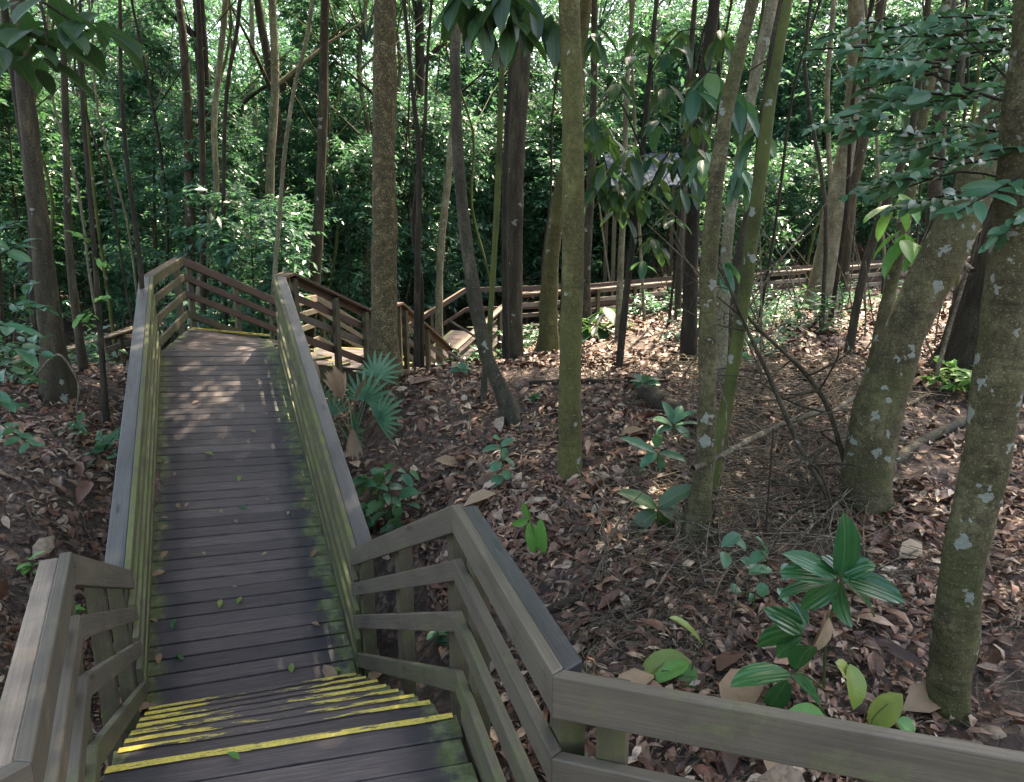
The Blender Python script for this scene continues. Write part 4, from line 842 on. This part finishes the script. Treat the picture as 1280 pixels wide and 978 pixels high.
# light dead stems crossing in the mid distance
rs4 = random.Random(3)
for i in range(46):
    u = rs4.uniform(840, 1230); Y = rs4.uniform(6.5, 16); x = (u-640)/FPX*Y; b = P3(x, Y); L = rs4.uniform(.8, 2.6); lx = rs4.uniform(-.9, .9)
    t = thing('bare_sapling', tuple(b), 'bare dead stem sticking up among the right-hand trees', 'branch', 'bare dead stems on the right slope'); m_ = MB()
    tube(m_, [b-A3([0, 0, .05]), b+A3([lx*.3*L, rs4.uniform(-.2, .2), L*.4]), b+A3([lx*L*.8, rs4.uniform(-.3, .3), L*.8])], [.012, .009, .004], 5, sub=3); m_.build('stem', M['twig'], t, smooth=True)

# ================================================================ PLANTS
def plant(label, base, mats='leaf_gloss', name='broadleaf_seedling', cat='plant', group=None):
    return thing(name, tuple(base), label, cat, group)
def px_leaves(t, lst, Y, mat_, dY=.08, nrm=(0, -.5, 1), part='leaves', a=None, tips=-.0, stem=None):
    """list of (u0,v0,u1,v1,halfwidth_px)"""
    m_ = MB(); g = np.random.default_rng(len(lst)+int(lst[0][0]))
    for k, (u0, v0, u1, v1, w_) in enumerate(lst):
        b = atY(u0, v0, Y+g.uniform(-1, 1)*dY*.3); e = atY(u1, v1, Y+g.uniform(-1, 1)*dY-.02); d = b[1]*cp-b[2]*sp
        N = unit(A3(nrm)+g.normal(0, .3, 3)); add_leaves(m_, [b], [e], w_*d/FPX*(1.3 if mat_ == 'leaf_gloss' else 1.15), N[None], TB, g.uniform(0, 1) if a is None else a)
    m_.build(part, M[mat_], t, smooth=True)
    if stem:
        s = MB()
        for path in stem:
            P = [atY(u, v, Y) for u, v in path[1]]; tube(s, P, np.linspace(1, .6, len(P))*path[0]/2*P[0][1]/FPX, 6, sub=3)
        s.build('stem', M['b_green'], t, smooth=True)
def gp(u, v): return ground_px(u, v)
b = gp(1030, 880); Yp = b[1]+.02
t = plant('tall seedling with big glossy dark green oval leaves by the near railing', b)
px_leaves(t, [(1052, 722, 1060, 646, 14), (1052, 722, 1134, 748, 14), (1046, 722, 984, 690, 11), (1044, 722, 978, 712, 12), (1042, 728, 972, 742, 12), (1048, 728, 1000, 762, 10), (1054, 726, 1100, 768, 13), (1050, 728, 1058, 782, 12), (1056, 718, 1092, 702, 13), (1050, 718, 1030, 694, 9)], Yp, 'leaf_gloss', stem=[(5, ((1030, 880), (1031, 820), (1040, 765), (1052, 722)))])
px_leaves(t, [(1004, 790, 944, 802, 13), (1004, 788, 960, 762, 11), (1002, 792, 968, 822, 9), (1006, 786, 990, 752, 10)], Yp+.1, 'leaf_gloss', part='lower_leaves')
px_leaves(t, [(988, 842, 914, 850, 15), (990, 846, 1036, 888, 15), (994, 838, 1014, 800, 12), (984, 850, 958, 892, 11)], Yp-.15, 'leaf_gloss', part='lowest_leaves', stem=[(3, ((1030, 862), (1008, 845), (988, 842)))])
px_leaves(t, [(1032, 766, 998, 850, 11), (1036, 772, 1020, 818, 12)], Yp-.05, 'litter' if False else 'leaf_dead', part='withered_leaf', nrm=(1, -.8, .3))
b = gp(1080, 925); Yp = b[1]
t = plant('low seedling with yellowing spotted leaves just behind the near railing', b)
px_leaves(t, [(1062, 830, 1074, 888, 14), (1128, 868, 1084, 914, 15), (1044, 828, 1066, 850, 11)], Yp, 'leaf_yellow', part='yellow_leaves')
px_leaves(t, [(1120, 900, 1146, 922, 13), (1098, 905, 1080, 930, 12), (1030, 895, 985, 893, 12)], Yp, 'leaf_bright', part='green_leaves', stem=[(3, ((1092, 925), (1090, 900), (1110, 880)))])
b = gp(862, 850); Yp = b[1]
t = plant('small seedling with two yellow-green leaves over the near railing', b)
px_leaves(t, [(878, 806, 842, 768, 11), (862, 826, 800, 834, 15)], Yp, 'leaf_yellow', part='yellow_leaves', a=.2)
px_leaves(t, [(862, 830, 816, 850, 11), (864, 832, 856, 872, 10)], Yp-.05, 'leaf_bright', part='green_leaves', stem=[(2.5, ((866, 850), (866, 830), (877, 806)))])
b = gp(935, 770); Yp = b[1]
t = plant('leggy seedling with small round green leaves left of the glossy one', b)
g5 = random.Random(4); L = []
for (u, v) in ((905, 690), (912, 672), (925, 668), (945, 672), (925, 700), (958, 690), (935, 715), (915, 740), (938, 752), (950, 728), (965, 712), (985, 705), (972, 735)):
    an = g5.uniform(0, 6.28); L.append((u, v, u+math.cos(an)*28, v+math.sin(an)*14+5, 7))
px_leaves(t, L, Yp, 'leaf_blue', stem=[(2.5, ((940, 790), (944, 740), (960, 700), (930, 680))), (2, ((944, 740), (915, 742)))])
b = gp(823, 668); Yp = b[1]
t = plant('seedling with five large dull dark leaves right of the centre trunk', b)
px_leaves(t, [(822, 636, 774, 612, 10), (822, 634, 868, 606, 11), (824, 638, 864, 652, 12), (822, 640, 784, 668, 12), (820, 632, 790, 626, 9), (824, 640, 836, 672, 9)], Yp, 'leaf_dark', stem=[(3, ((823, 668), (822, 650), (822, 636)))], a=.9)
b = gp(822, 600); Yp = b[1]
t = plant('seedling with a grey-green spray of leaves below the dark log', b)
px_leaves(t, [(820, 566, 776, 545, 6), (822, 566, 800, 582, 6), (824, 566, 858, 574, 7), (822, 570, 830, 596, 6), (816, 570, 796, 596, 6), (822, 560, 822, 540, 6)], Yp, 'leaf_blue', stem=[(2.5, ((822, 600), (822, 566)))])
b = gp(842, 556); Yp = b[1]
t = plant('seedling with narrow pointed blue-green leaves beside the dark log', b)
px_leaves(t, [(842, 530, 830, 502, 6), (842, 530, 868, 512, 6), (844, 532, 876, 528, 6), (840, 532, 818, 522, 6), (840, 534, 820, 540, 6), (844, 534, 866, 548, 6), (842, 530, 852, 506, 6)], Yp, 'leaf_blue', stem=[(2.5, ((842, 556), (842, 530)))])
b = gp(628, 612); Yp = b[1]
t = plant('slender upright seedling in the litter left of the centre trunk', b)
px_leaves(t, [(626, 560, 602, 562, 6), (626, 558, 642, 548, 5), (627, 572, 644, 582, 6), (626, 578, 614, 588, 6), (626, 552, 618, 545, 5), (627, 590, 640, 598, 5), (626, 594, 616, 608, 6), (626, 562, 634, 572, 6)], Yp, 'leaf_blue', stem=[(2, ((628, 612), (627, 580), (626, 552)))])
b = gp(672, 700); Yp = b[1]
t = plant('two ribbed bright green fronds standing in the litter', b, name='fern', cat='fern')
px_leaves(t, [(662, 652, 668, 694, 7), (676, 648, 679, 696, 7), (654, 628, 662, 652, 4), (660, 650, 640, 656, 5)], Yp, 'leaf_bright', nrm=(0, -1, .2), stem=[(2, ((672, 700), (668, 670), (658, 630)))])
b = gp(700, 500); 
for (u, v, s, lb) in ((668, 506, 1.0, 'tiny green seedling just left of the centre trunk'), (930, 300+160, 1.3, 'small seedling under the twig tangle'), (805, 492, 1.6, 'leafy seedling growing over the dark log'), (600, 455, 1., 'tiny seedling left of the curved trunk'), (575, 470, 1.1, 'tiny seedling near the end of the third flight')):
    b = gp(u, v); t = plant(lb, b); L = []
    for k in range(9): an = k*.7; L.append((u, v-8*s, u+math.cos(an)*13*s, v-8*s-math.sin(an)*8*s, 3*s))
    px_leaves(t, L, b[1], 'leaf_blue', stem=[(1.5, ((u, v), (u, v-8*s)))])
# leafy clump beside the right ramp railing
b = gp(470, 680); Yp = b[1]
t = plant('bushy green seedlings crowding the right side of the walkway', b, name='leafy_clump', cat='plant')
g5 = random.Random(8); L = []
for k in range(64):
    u = g5.gauss(466, 24); v = g5.gauss(638, 22) if k < 50 else g5.gauss(600, 8); an = g5.uniform(0, 6.28); q = g5.uniform(12, 24); L.append((u, v, u+math.cos(an)*q, v+math.sin(an)*q*.7+4, q*.28))
px_leaves(t, L, Yp+.1, 'leaf_blue', dY=.5, stem=[(3, ((470, 690), (468, 640), (480, 595))), (3, ((465, 690), (450, 640), (440, 620))), (2, ((468, 680), (490, 640), (505, 630)))])
for (u, v, Y, lb) in ((42, 735, 4.3, 'bright green seedling behind the near left railing'), (722, 915, 2.5, 'green seedling seen under the near right railing'), (545, 742, 4.0, 'green seedling between the rails of the near right railing'), (560, 470, 8.8, 'small leafy plant near the lowest steps'), (500, 500, 7.6, 'small plant at the foot of the speckled tree'), (85, 745, 4.2, 'little seedling with thin leaves behind the left railing')):
    b = atY(u, v, Y); b = P3(b[0], b[1]); t = plant(lb, b); g6 = np.random.default_rng(int(u)); m_ = MB(); n = 9
    a = g6.uniform(0, 6.28, n); z = g6.uniform(.03, .16, n); B = b+np.stack([0*a, 0*a, z], 1); E = B+np.stack([np.cos(a)*.09, np.sin(a)*.09, g6.uniform(-.02, .05, n)], 1)
    add_leaves(m_, B, E, .024, A3([0, 0, 1.]), TB, g6.uniform(0, 1, n)); m_.build('leaves', M['leaf_bright' if u < 100 else 'leaf_blue'], t, smooth=True)
    m_ = MB(); tube(m_, [b-A3([0, 0, .03]), b+A3([.01, 0, .17])], [.004, .002], 5); m_.build('stem', M['b_green'], t)

# pinnate seedlings on the left floor
def pinnate(label, specs, Y, mat, base, name='leafy_branch', cat='branch', ll=.10, nl=11, stems=(), droop=.15, tm=TB, wr=.23, group=None, woodm='b_dark', spread=1.1, up_=(0, -.45, .9)):
    """specs: (u0,v0,u1,v1,dY) rachis lines"""
    t = thing(name, tuple(base), label, cat, group); m_ = MB(); wd = MB(); g = np.random.default_rng(int(specs[0][0]*7+specs[0][1]))
    P = []; D = []; L = []
    for (u0, v0, u1, v1, dy) in specs:
        a = atY(u0, v0, Y+dy); e = atY(u1, v1, Y+dy+g.uniform(-.12, .12)); P.append(a); D.append(unit(e-a)); L.append(np.linalg.norm(e-a))
    twigs(m_, g, A3(P), A3(D), A3(L), nl, ll, wr, droop, tm, wood=wd, spread=spread, up_=up_)
    for (r, path) in stems: tube(wd, [atY(u, v, Y+dy) for u, v, dy in path], np.linspace(r, r*.4, len(path)), 6, sub=3)
    m_.build('leaves', M[mat], t, smooth=True); wd.build('stem', M[woodm], t, smooth=True); return t
b = gp(100, 660)
pinnate('seedlings with feathery teal leaves on the left forest floor', [(95, 600, 40, 590, 0), (95, 600, 70, 625, 0), (110, 600, 145, 560, .1), (110, 590, 130, 545, .2), (90, 590, 95, 545, .2), (60, 580, 10, 560, .1), (50, 590, 5, 600, 0), (105, 600, 60, 565, .1), (110, 560, 140, 590, .1), (30, 570, 55, 545, .3), (100, 610, 130, 620, -.1), (90, 570, 40, 535, .4), (120, 575, 150, 535, .3), (70, 560, 100, 520, .5), (20, 600, -10, 575, 0), (60, 610, 30, 640, -.2), (100, 590, 150, 600, 0), (130, 555, 90, 530, .4), (10, 560, 40, 525, .5), (80, 600, 90, 640, -.1)], 5.6, 'leaf_blue', b, name='leafy_seedlings', cat='plant', ll=.17, nl=10, wr=.2, stems=((.006, ((105, 650, 0), (98, 600, 0), (92, 585, .1))), (.005, ((45, 640, 0), (45, 590, 0)))))
b = A3([-4.2, 4.6, -2.0])
pinnate('leafy teal sapling branch reaching in from the left edge', [(-20, 330, 30, 300, 0), (-20, 400, 50, 420, 0), (-10, 430, 60, 440, .1), (-20, 450, 40, 475, .1), (-20, 290, 25, 275, .1), (-30, 480, 20, 505, 0), (0, 380, 60, 385, .2), (0, 530, 40, 555, .4), (10, 420, 40, 350, .3)], 4.4, 'leaf_blue', b, ll=.15, nl=9, stems=((.01, ((-60, 620, 0), (-30, 450, 0), (-25, 300, 0))),), name='leafy_sapling', cat='sapling')
b = atY(123, 330, 6.5)
pinnate('spray of pale leaves on the dark stem left of the walkway', [(115, 385, 95, 400, 0), (118, 390, 110, 405, 0), (118, 380, 130, 370, 0), (116, 300, 90, 290, 0), (115, 320, 140, 330, 0)], 6.5, 'leaf_bright', b, ll=.12, nl=6, spread=1)
# compound-leaved branches, upper right
g5 = random.Random(12); sp_ = []
for k in range(44):
    u = g5.uniform(1110, 1320); v = g5.uniform(15, 175) if k < 38 else g5.uniform(185, 262); q = g5.uniform(60, 115)
    sp_.append((u, v, u-q, v+g5.uniform(-14, 26), g5.uniform(-.5, .6)))
sp_ += [(1180, 215, 1082, 228, .1), (1190, 200, 1100, 190, .2), (1200, 240, 1110, 262, 0), (1290, 215, 1195, 262, -.3), (1300, 250, 1240, 300, -.4), (1290, 180, 1200, 195, -.3), (1180, 90, 1075, 108, .3), (1190, 60, 1100, 45, .4), (1170, 120, 1090, 140, .3)]
pinnate('leafy branch with teal compound leaves hanging in from the upper right', sp_, 3.0, 'leaf_blue', atY(1320, 150, 3.0), ll=.11, nl=15, wr=.185, up_=(0, -.8, .6), stems=((.009, ((1400, 120, 0), (1280, 130, 0), (1180, 100, .1), (1110, 60, .2))), (.007, ((1400, 240, -.2), (1290, 230, -.1), (1200, 215, 0), (1120, 240, .1))), (.006, ((1290, 130, 0), (1220, 60, 0), (1160, 20, .1)))), droop=.12)

def whorls(label, cens, Y, mat, base, L=(.25, .4), wr=.19, n=8, droop=.7, name='leafy_branch', cat='branch', stems=(), t=None, part='leaves', seed=1):
    g = np.random.default_rng(seed); m_ = MB(); wd = MB()
    if t is None: t = thing(name, tuple(base), label, cat)
    for (u, v, dy) in cens:
        c = atY(u, v, Y+dy); k = n+g.integers(-2, 3); a = np.arange(k)/k*6.28+g.uniform(0, 1); LL = g.uniform(L[0], L[1], k); el = -droop*g.uniform(.5, 1.4, k)
        D = np.stack([np.cos(a)*np.cos(el), np.sin(a)*np.cos(el), np.sin(el)], 1); B = c+D*.03+A3([0, 0, 1])*g.uniform(-.06, .06, (k, 1))
        add_leaves(m_, B, B+D*LL[:, None], LL*wr, A3([0, 0, 1.])+D*.5, TB, g.uniform(0, 1, k))
    m_.build(part, M[mat], t, smooth=True)
    if stems:
        for (r, path) in stems: tube(wd, [atY(u, v, Y+dy) for u, v, dy in path], np.linspace(r, r*.5, len(path)), 6, sub=3)
        wd.build('stem', M['b_dark'], t, smooth=True)
    return t
whorls('dark broad leaves hanging into the upper left corner', [(40, 55, 0), (105, 40, .1), (70, 10, 0), (55, 80, .2), (-10, 40, 0), (130, 20, .3), (20, 5, .1)], 2.6, 'leaf_dark', atY(30, -40, 2.6), L=(.12, .24), wr=.2, n=6, droop=.5, stems=((.008, ((20, -80, 0), (50, 0, 0), (60, 60, 0))), (.006, ((50, 0, 0), (110, 40, .1)))), seed=3)  # backlit look is put in through the dark leaf colour
whorls('dark drooping big leaves at the top between curved and centre trunk', [(600, 10, 0), (640, 25, .1), (575, -10, 0), (660, -5, .2), (690, 20, .3), (630, -20, 0)], 5.2, 'leaf_dark', atY(630, -60, 5.2), L=(.22, .36), n=7, droop=.9, stems=((.008, ((700, -100, 0), (640, -10, 0), (590, 5, 0))),), seed=4)
st, pts, rad = tree([(772, 476, 10), (785, 350, 8), (800, 220, 7), (815, 60, 6), (824, -40, 5)], 8.0, M['b_dark'], 'thin black-stemmed sapling carrying big drooping leaves at centre right', crown=False, name='leafy_sapling', cat='sapling')
whorls('', [(757, 205, 0), (790, 185, -.4), (800, 240, -.2), (835, 195, .2), (740, 150, -.3), (832, 110, -.3), (868, 150, .1), (772, 100, -.4), (800, 45, -.3), (850, 40, .1), (880, 95, .3), (850, 240, -.2), (815, 300, 0), (780, 260, .3), (745, 40, -.4), (900, 40, -.3), (870, 215, .2), (760, 165, .4)], 7.6, 'leaf_dark', None, L=(.14, .36), n=7, droop=.8, t=st, part='crown', stems=((.012, ((795, 270, .3), (830, 200, 0), (868, 145, 0))), (.012, ((803, 190, .3), (770, 120, 0), (742, 140, 0))), (.01, ((812, 90, .3), (850, 40, 0), (895, 40, 0))), (.01, ((790, 300, .3), (815, 290, 0)))), seed=6)
whorls('', [(775, 215, -.2), (812, 200, .3), (822, 150, -.2), (880, 120, 0), (730, 90, .2), (790, 70, .3), (845, 270, .2), (835, 60, 0), (765, 130, -.5), (805, 330, .2)], 7.6, 'leaf', None, L=(.12, .3), n=5, droop=.6, t=st, part='upper_leaves', seed=16)
whorls('', [(790, 210, .2), (770, 235, .1), (850, 200, .1), (822, 225, .4), (748, 225, .2), (865, 180, .3)], 7.6, 'leaf_dark', None, L=(.16, .34), n=8, droop=.9, t=st, part='lower_leaves', seed=17)
whorls('bright leafy shoot crossing the lichen-patched thin trunk', [(915, 110, 0), (930, 130, .1), (870, 110, 0), (945, 160, .1), (890, 80, .1)], 5.0, 'leaf', atY(930, 60, 5.), L=(.2, .3), n=6, droop=.9, stems=((.006, ((1000, 40, 0), (935, 90, 0), (880, 90, 0))),), seed=7)
whorls('bright yellow-green leafy shoot on the slim tree left of the leaning trunk', [(1120, 245, 0), (1130, 290, .1), (1150, 300, 0)], 6.2, 'leaf_bright', atY(1125, 300, 6.2), L=(.2, .36), n=4, droop=.8, seed=9)
whorls('teal drooping leaves on a shoot beside the moss-green trunk', [(925, 210, 0), (908, 330, .1), (880, 190, 0)], 6.0, 'leaf_blue', atY(925, 260, 6.), L=(.2, .3), n=7, droop=1., seed=10)
whorls('low leafy shrub in front of the far railing left of the yellowish sapling', [(745, 410, 0), (760, 425, .2), (735, 430, 0), (775, 400, .3), (755, 385, .2), (700, 395, .4), (725, 400, .3)], 10.8, 'leaf_dark', P3(*atY(750, 440, 10.8)[:2]), L=(.25, .5), n=8, droop=.5, seed=12, name='leafy_shrub', cat='shrub')
for i, (u, v, Y, lb) in enumerate(((960, 370, 11.5, 'green shrub below the far railing behind the dead branches'), (1010, 400, 9.8, 'low green shrub on the slope left of the thin brown sapling'), (1215, 460, 6.6, 'small bright shrub between the two big right trunks'), (890, 430, 9.5, 'shrub at the foot of the dark-barked tree'), (930, 400, 10.5, 'green shrub behind the leaning moss-green trunk'), (520, 400, 11.6, 'shrub hiding the posts of the third flight'), (1130, 380, 11.8, 'sparse shrub right of the slim lichen-footed tree'), (600, 415, 12.6, 'shrub behind the curved trunk by the climbing railing'), (1060, 360, 13.5, 'green shrub right of the tall pale tree foot'), (990, 350, 14.5, 'pale green shrub left of the tall pale tree foot'), (820, 400, 13.0, 'shrub between the dark-barked tree and the yellowish sapling'), (660, 420, 13.2, 'shrub behind the olive tree leaning right'), (940, 430, 8.6, 'leafy shrub behind the dead branch tangle'), (20, 520, 7.2, 'leafy shrub at the far left edge of the forest floor'), (95, 440, 9.5, 'shrub in front of the low pale railing at left'))):
    b = atY(u, v, Y); b = P3(b[0], b[1]); t = thing('leafy_shrub', tuple(b), lb, 'shrub'); g6 = np.random.default_rng(40+i); m_ = MB(); wd = MB(); n = 34; s = .8 if i != 2 else .45
    a = g6.uniform(0, 6.28, n); el = g6.uniform(.2, 1.2, n); D = np.stack([np.cos(a)*np.cos(el), np.sin(a)*np.cos(el), np.sin(el)], 1)
    twigs(m_, g6, b+D*g6.uniform(.1, .5, (n, 1))*s, D, g6.uniform(.3, .6, n)*s, 8, .13, .2, .4, TB); m_.build('leaves', M['leaf' if i % 2 else 'leaf_bright' if i == 2 else 'leaf_far'], t, smooth=True)
    for k in range(7): tube(wd, [b-A3([0, 0, .04]), b+D[k]*.9*s], [.008, .003], 4, cap=False)
    wd.build('stem', M['b_dark'], t)

# fan palm by the right ramp railing
b = gp(445, 570); Yp = b[1]
t = thing('fan_palm', tuple(b), 'small fan palm with green fans and dried brown fronds right of the walkway', 'palm')
def fan(u0, v0, u1, v1, L, mat, name, nb=11, spread=1.25, dy=0., tilt=.5, hang=0.):
    m_ = MB(); c = atY(u1, v1, Yp+dy); r0 = atY(u0, v0, Yp); ax = unit(c-r0); side = unit(np.cross(ax, A3([0, -tilt, 1.]))); N = unit(np.cross(side, ax))
    for k in range(nb):
        an = (k/(nb-1)-.5)*2*spread; d = ax*math.cos(an)+side*math.sin(an)+A3([0, 0, -hang]); d = unit(d); l = L*(1-.25*abs(an)/spread)*random.uniform(.88, 1.08)
        add_leaves(m_, [c], [c+d*l-A3([0, 0, l*.15])], l*.058, N[None], TB, random.random(), A3([1.6]))
    tube(m_, [r0, (r0+c)/2+A3([0, 0, .03]), c], [.006, .005, .004], 5, sub=3)
    m_.build(name, M[mat], t, smooth=True)
fan(440, 560, 455, 500, .38, 'leaf_blue', 'fan_leaf', 13, 1.6, 0, .9); fan(440, 560, 472, 525, .36, 'leaf_blue', 'fan_leaf', 13, 1.4, -.1, 1.2); fan(440, 560, 415, 520, .34, 'leaf_blue', 'fan_leaf', 12, 1.5, .1, .9)
fan(440, 560, 445, 540, .30, 'leaf_blue', 'fan_leaf', 11, 1.7, -.2, 1.2); fan(440, 560, 470, 470, .32, 'leaf_blue', 'fan_leaf', 12, 1.5, .2, .7); fan(440, 560, 400, 500, .26, 'leaf_blue', 'fan_leaf', 10, 1.5, .2, .9)
fan(438, 540, 428, 500, .42, 'leaf_dead', 'dried_fan_leaf', 12, .38, -.05, .3); fan(440, 545, 400, 478, .34, 'leaf_dead', 'dried_fan_leaf', 10, .4, 0, .4); fan(440, 520, 445, 500, .36, 'leaf_dead', 'dried_fan_leaf', 9, .3, -.1, .4); fan(436, 500, 440, 535, .3, 'leaf_dead', 'dried_fan_leaf', 9, .35, -.2, .4)

# ================================================================ LOOSE LEAVES ON THE BOARDS
nrm = np.cross(Rb-Lb, FL-Lb); nrm /= np.linalg.norm(nrm)
if nrm[2] < 0: nrm = -nrm
def onramp(u, v): r = ray(u, v); return r*(nrm@Lb)/(nrm@r)
def loose(u, v, L, kind, label, group, p_=None, N=None, wr=.26):
    q = onramp(u, v) if p_ is None else p_; N = nrm if N is None else N; a = random.uniform(0, 6.28); D = A3([math.cos(a), math.sin(a), 0]); D = unit(D-N*(D@N))
    m_ = MB(); b = q+N*.010; add_leaves(m_, [b-D*L/2], [b+D*L/2], L*wr, unit(N+rng.normal(0, .12, 3))[None], TL if kind != 'leaf_gloss' else TB, random.random(), A3([.7]), A3([.06]))
    me = m_.mesh('fallen_leaf', M[kind], q); o = bpy.data.objects.new('fallen_leaf', me); link(o); o.location = Vector(q); tag(o, label, 'leaf', group)
gpale = ('small dry pale leaf lying on the sloping boards', 'dry leaves on the sloping walkway'); S = 2.33
for (x, y) in ((65, 230), (150, 103), (330, 38), (67, 280), (90, 312), (125, 402), (100, 405), (225, 420), (268, 450), (320, 188), (230, 208), (60, 440), (60, 468), (175, 543), (350, 545), (265, 640), (360, 385), (420, 425), (136, 33), (470, 385)):
    loose(180+x/S, 460+y/S, random.uniform(.035, .075), 'leaf_dead', *gpale)
for (x, y, L, k, lb) in ((190, 253, .09, 'leaf_yellow', 'yellow leaf high on the sloping boards'), (278, 325, .08, 'leaf_yellow', 'yellow-green leaf in the middle of the sloping boards'), (288, 410, .07, 'leaf_gloss', 'small fresh green leaf in the middle of the sloping boards'), (60, 547, .09, 'leaf_dead', 'pale leaf at the left moss edge, halfway down the boards'),
        (40, 603, .10, 'leaf_dead', 'curled brown leaf against the left railing'), (495, 543, .09, 'leaf_dead', 'tan leaf on the right moss edge'), (222, 690, .08, 'leaf_yellow', 'left of the two yellow-green leaves side by side low on the boards'), (278, 680, .07, 'leaf_yellow', 'right of the two yellow-green leaves side by side low on the boards'),
        (87, 748, .08, 'leaf_gloss', 'round bright green leaf near the lower left of the boards'), (30, 738, .06, 'leaf_dead', 'pale leaf tucked at the lower left edge of the boards'), (500, 750, .07, 'leaf_dead', 'tan leaf at the lower right moss edge'), (45, 850, .09, 'leaf_dead', 'larger pale leaf in the lower left corner of the boards'),
        (105, 845, .07, 'leaf_gloss', 'narrow green leaf in the lower left of the boards'), (430, 877, .08, 'leaf_yellow', 'curved yellow leaf just above the near steps'), (540, 895, .17, 'leaf_dead', 'large brown leaf in the lower right corner above the near steps'), (560, 883, .07, 'leaf_yellow', 'small yellow leaf beside the large brown one')):
    loose(180+x/S, 460+y/S, L, k, lb, 'loose leaves on the sloping walkway')
q = atZ(292, 948, ZL+.012); loose(0, 0, .07, 'leaf_bright', 'small green leaf on the yellow edge of the near landing', 'loose leaves on the near landing', q, A3([0, 0, 1.]), .2)
for k, (u, v, lb) in enumerate(((470, 858, 'crumpled brown leaf heaped beside the lowest near step, right side'), (455, 872, 'grey curled leaf beside the lowest near step, right side'), (178, 905, 'crumpled brown leaf heaped at the left end of the near steps'), (160, 912, 'large curled brown leaf at the left end of the near steps'))):
    q = ground_px(u, v, .05); loose(0, 0, .16, 'leaf_dead', lb, 'crumpled leaves beside the near steps', q, A3([0, -.2, 1.]))
# large single leaves on the ground, right
for (u, v, L, k, lb) in ((925, 880, .30, 'leaf_dead', 'very large tan lobed dead leaf just behind the near railing'), (1150, 895, .22, 'leaf_dead', 'large red-brown leaf left of the nearest tree foot'), (960, 950, .34, 'leaf_dead', 'very large tan leaf seen beneath the near railing'), (580, 780, .2, 'leaf_dead', 'large dry leaf behind the near railing corner'),
        (1135, 700, .2, 'leaf_dead', 'tan upright leaf right of the glossy seedling'), (560, 590, .22, 'leaf_dead', 'long dead leaf on the slope right of the walkway'), (790, 550, .2, 'leaf_dead', 'long pale leaf beside the grey-green spray'), (790, 882, .22, 'leaf_dead', 'curled ribbed frond under the near railing'), (600, 640, .24, 'leaf_dead', 'dark long leaf just above the near railing corner'), (350, 492, .05, 'leaf_yellow', '')):
    if lb: q = ground_px(u, v, .05); loose(0, 0, L, k, lb, None, q, unit(A3([0, -.5, 1.])+rng.normal(0, .2, 3)), .3)

# ================================================================ FAR SHELTER
b = atY(815, 232, 18.6); t = thing('shelter', (b[0], b[1], float(GZ(b[0], b[1]))), 'blue-grey sheet roof of a shelter glimpsed behind the big drooping leaves', 'shelter')
w_ = 1.0; m_ = MB(); ym = b[1]
for k in range(18):
    x0 = b[0]-w_+k*2*w_/18; x1 = x0+2*w_/18; dz = .02 if k % 2 else 0
    m_.add([[x0, ym, b[2]+dz], [x1, ym, b[2]+dz], [x1, ym+1.8, b[2]+.95+dz], [x0, ym+1.8, b[2]+.95+dz], [x0, ym, b[2]+dz-.03], [x1, ym, b[2]+dz-.03], [x1, ym+1.8, b[2]+.92+dz], [x0, ym+1.8, b[2]+.92+dz]], BOXF)
mt, tt_, nn, lk = newmat('sheet_roof'); bs = nn('BsdfPrincipled'); bs.inputs['Base Color'].default_value = (.03, .042, .06, 1); bs.inputs['Roughness'].default_value = .9; bs.inputs['Specular IOR Level'].default_value = .1; oo = nn('OutputMaterial'); lk(bs.outputs[0], oo.inputs[0])
m_.build('roof', mt, t)
for dx in (-.9, .9):
    for dy in (.1, 1.7):
        m_ = MB(); box_post(m_, b[0]+dx, ym+dy, float(GZ(b[0]+dx, ym+dy))-.1, b[2]+(.0 if dy < 1 else .85), .1); m_.build('post', M['post'], t)
